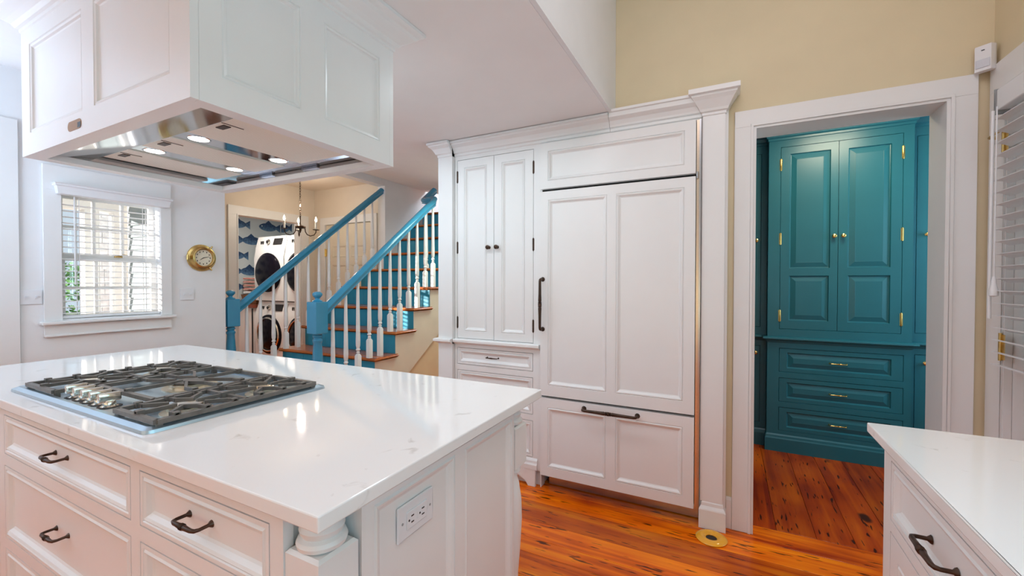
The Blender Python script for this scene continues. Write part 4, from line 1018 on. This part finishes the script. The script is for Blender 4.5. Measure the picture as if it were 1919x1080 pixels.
# ------------------------------------------------------------------ right counter
RX = .372; fR = FR('-X', RX)
rc = thing('right_counter', 'white base cabinet with quartz top in the right foreground', 'cabinet', (.66, .3, 0))
obj('countertop', nb(.343, .984, -1.6, 1.485, .889, .915, bev=.003), QUARTZ, rc)
obj('body', nb(RX+.021, .984, -1.58, 1.448, .09, .888), CAB, rc)
obj('toe_kick', nb(.45, .98, -1.55, 1.40, 0, .09), CAB, rc)
dz = []
for (a, b2) in ((.86, 1.392), (.30, .82), (-.26, .26)): dz += [(a, b2, .700, .845), (a, b2, .13, .665)]
obj('face_frame', plate(B(), fR, -1.58, 1.448, .09, .888, [(a-.003, b2+.003, c-.003, d+.003) for a, b2, c, d in dz], [(0, 0), (0, -.019)], t=.021), CAB, rc)
for a, b2, c, d in dz:
    if c > .5:
        dw = front('drawer', fR, a, b2, c, d, [(a+.012, b2-.012, c+.012, d-.012)], BEADB, CAB, rc, t=.018)
        pull(dw, (RX+.010, (a+b2)/2, (c+d)/2-.010), fR, .115, .034, .0055)
    else: front('door', fR, a, b2, c, d, [(a+.05, b2-.05, c+.05, d-.05)], BEADB, CAB, rc, t=.018)

# ------------------------------------------------------------------ glass door and blind on the right wall
tr6 = casing('trim_6', FR('-X', .985), 1.50, 2.392, 2.085, .112, .016, TRIM, bead=0)
g2 = sempty('door_2', (1.03, 1.96, 0))
obj('stile', nb(1.0, 1.04, 2.30, 2.385, .01, 2.075), TRIM, g2); obj('stile', nb(1.0, 1.04, 1.535, 1.62, .01, 2.075), TRIM, g2)
obj('rail', nb(1.0, 1.04, 1.62, 2.30, 1.95, 2.075), TRIM, g2); obj('rail', nb(1.0, 1.04, 1.62, 2.30, .01, .94), TRIM, g2)
obj('pane', nb(1.018, 1.022, 1.621, 2.299, .941, 1.949), GLASS, g2)
obj('casing_stop', nb(.975, .999, 2.383, 2.391, 0, 2.08), TRIM, g2)
for z in (1.045, 1.86):
    b_ = B(); lathe(b_, [(.006, -.055), (.006, .055)], (.966, 2.388, z), n=12); box(b_, .968, .9685, 2.36, 2.405, z-.05, z+.05)
    obj('hinge', b_, ABRASS, g2, smooth=True)
BACKDROP = M('backdrop_cream', (.78, .72, .66), .7)
o = obj('door_backdrop', nb(1.9, 2.0, .5, 2.5, 0, 3), BACKDROP); o['kind'] = 'structure'  # added beyond the glass door to cover the overbright outdoors
bl2 = thing('door_blind', 'white venetian blind with cord hanging over the glass door', 'blind', (.955, 1.95, .95))
obj('head_rail', nb(.93, .968, 1.60, 2.352, 1.975, 2.055, bev=.003), SLATM, bl2)
obj('head_bracket', nb(.925, .97, 2.353, 2.361, 1.96, 2.06, bev=.002), GREYM, bl2)
s0 = None
for k in range(21):
    z = .975+k*.0478
    if s0 is None:
        b_ = B(); vs = [(-.024+.048*q/6, .005*math.sin(PI*q/6)+(-.024+.048*q/6)*(-.30)) for q in range(7)]
        prism(b_, [(x, zz+.0013) for x, zz in vs]+[(x, zz-.0013) for x, zz in reversed(vs)], 'Y', -.37, .37)
        s0 = obj('slat', b_, SLATM, bl2, world=(.945, 1.975, z))
    else: inst(s0, bl2, (.945, 1.975, z))
obj('tilt_wand', tube(B(), [(.915, 2.338, 1.97), (.915, 2.343, 1.16)], .0055, 10), SLATM, bl2, smooth=True)
obj('cord', tube(B(), [(.917, 2.315, 1.98), (.917, 2.317, 1.32)], .0022, 6), SLATM, bl2)
obj('cord_tassel', lathe(B(), [(.004, 1.325), (.007, 1.31), (.008, 1.295), (.014, 1.27), (.013, 1.25), (0, 1.245)], (.917, 2.318, 0), n=14), SLATM, bl2, smooth=True)
hk = thing('brass_hook', 'small brass swivel hook on the glass door casing', 'hook', (.968, 2.45, 1.893))
obj('hook', tube(B(), [(.969, 2.452, 1.893), (.955, 2.452, 1.893), (.948, 2.445, 1.893), (.948, 2.41, 1.898), (.950, 2.37, 1.90)], [.008, .006, .006, .005, .005], 10), ABRASS, hk, smooth=True)

# motion sensor in the corner
ms = thing('motion_sensor', 'white corner motion sensor high beside the doorway casing', 'sensor', (.955, 2.485, 2.23))
b_ = B()
pts = [(-.031, -.0), (.031, -.0), (.031, -.012), (.024, -.030), (-.024, -.030), (-.031, -.012)]
R_ = Matrix.Rotation(math.radians(-38), 4, 'Z')
prism(b_, pts, 'Z', -.052, .052)
bmesh.ops.transform(b_, matrix=Matrix.Translation((.950, 2.487, 2.232)) @ R_, verts=b_.verts); obj('housing', b_, PLAST, ms)
b_ = nb(-.021, .021, -.0325, -.0295, -.040, -.005, bev=.001); bmesh.ops.transform(b_, matrix=Matrix.Translation((.950, 2.487, 2.232)) @ R_, verts=b_.verts); obj('lens', b_, M('sensor_lens', (.66, .68, .74), .5), ms)
b_ = nb(-.005, .005, -.031, -.0295, .030, .034); bmesh.ops.transform(b_, matrix=Matrix.Translation((.950, 2.487, 2.232)) @ R_, verts=b_.verts); obj('indicator', b_, BLACK, ms)
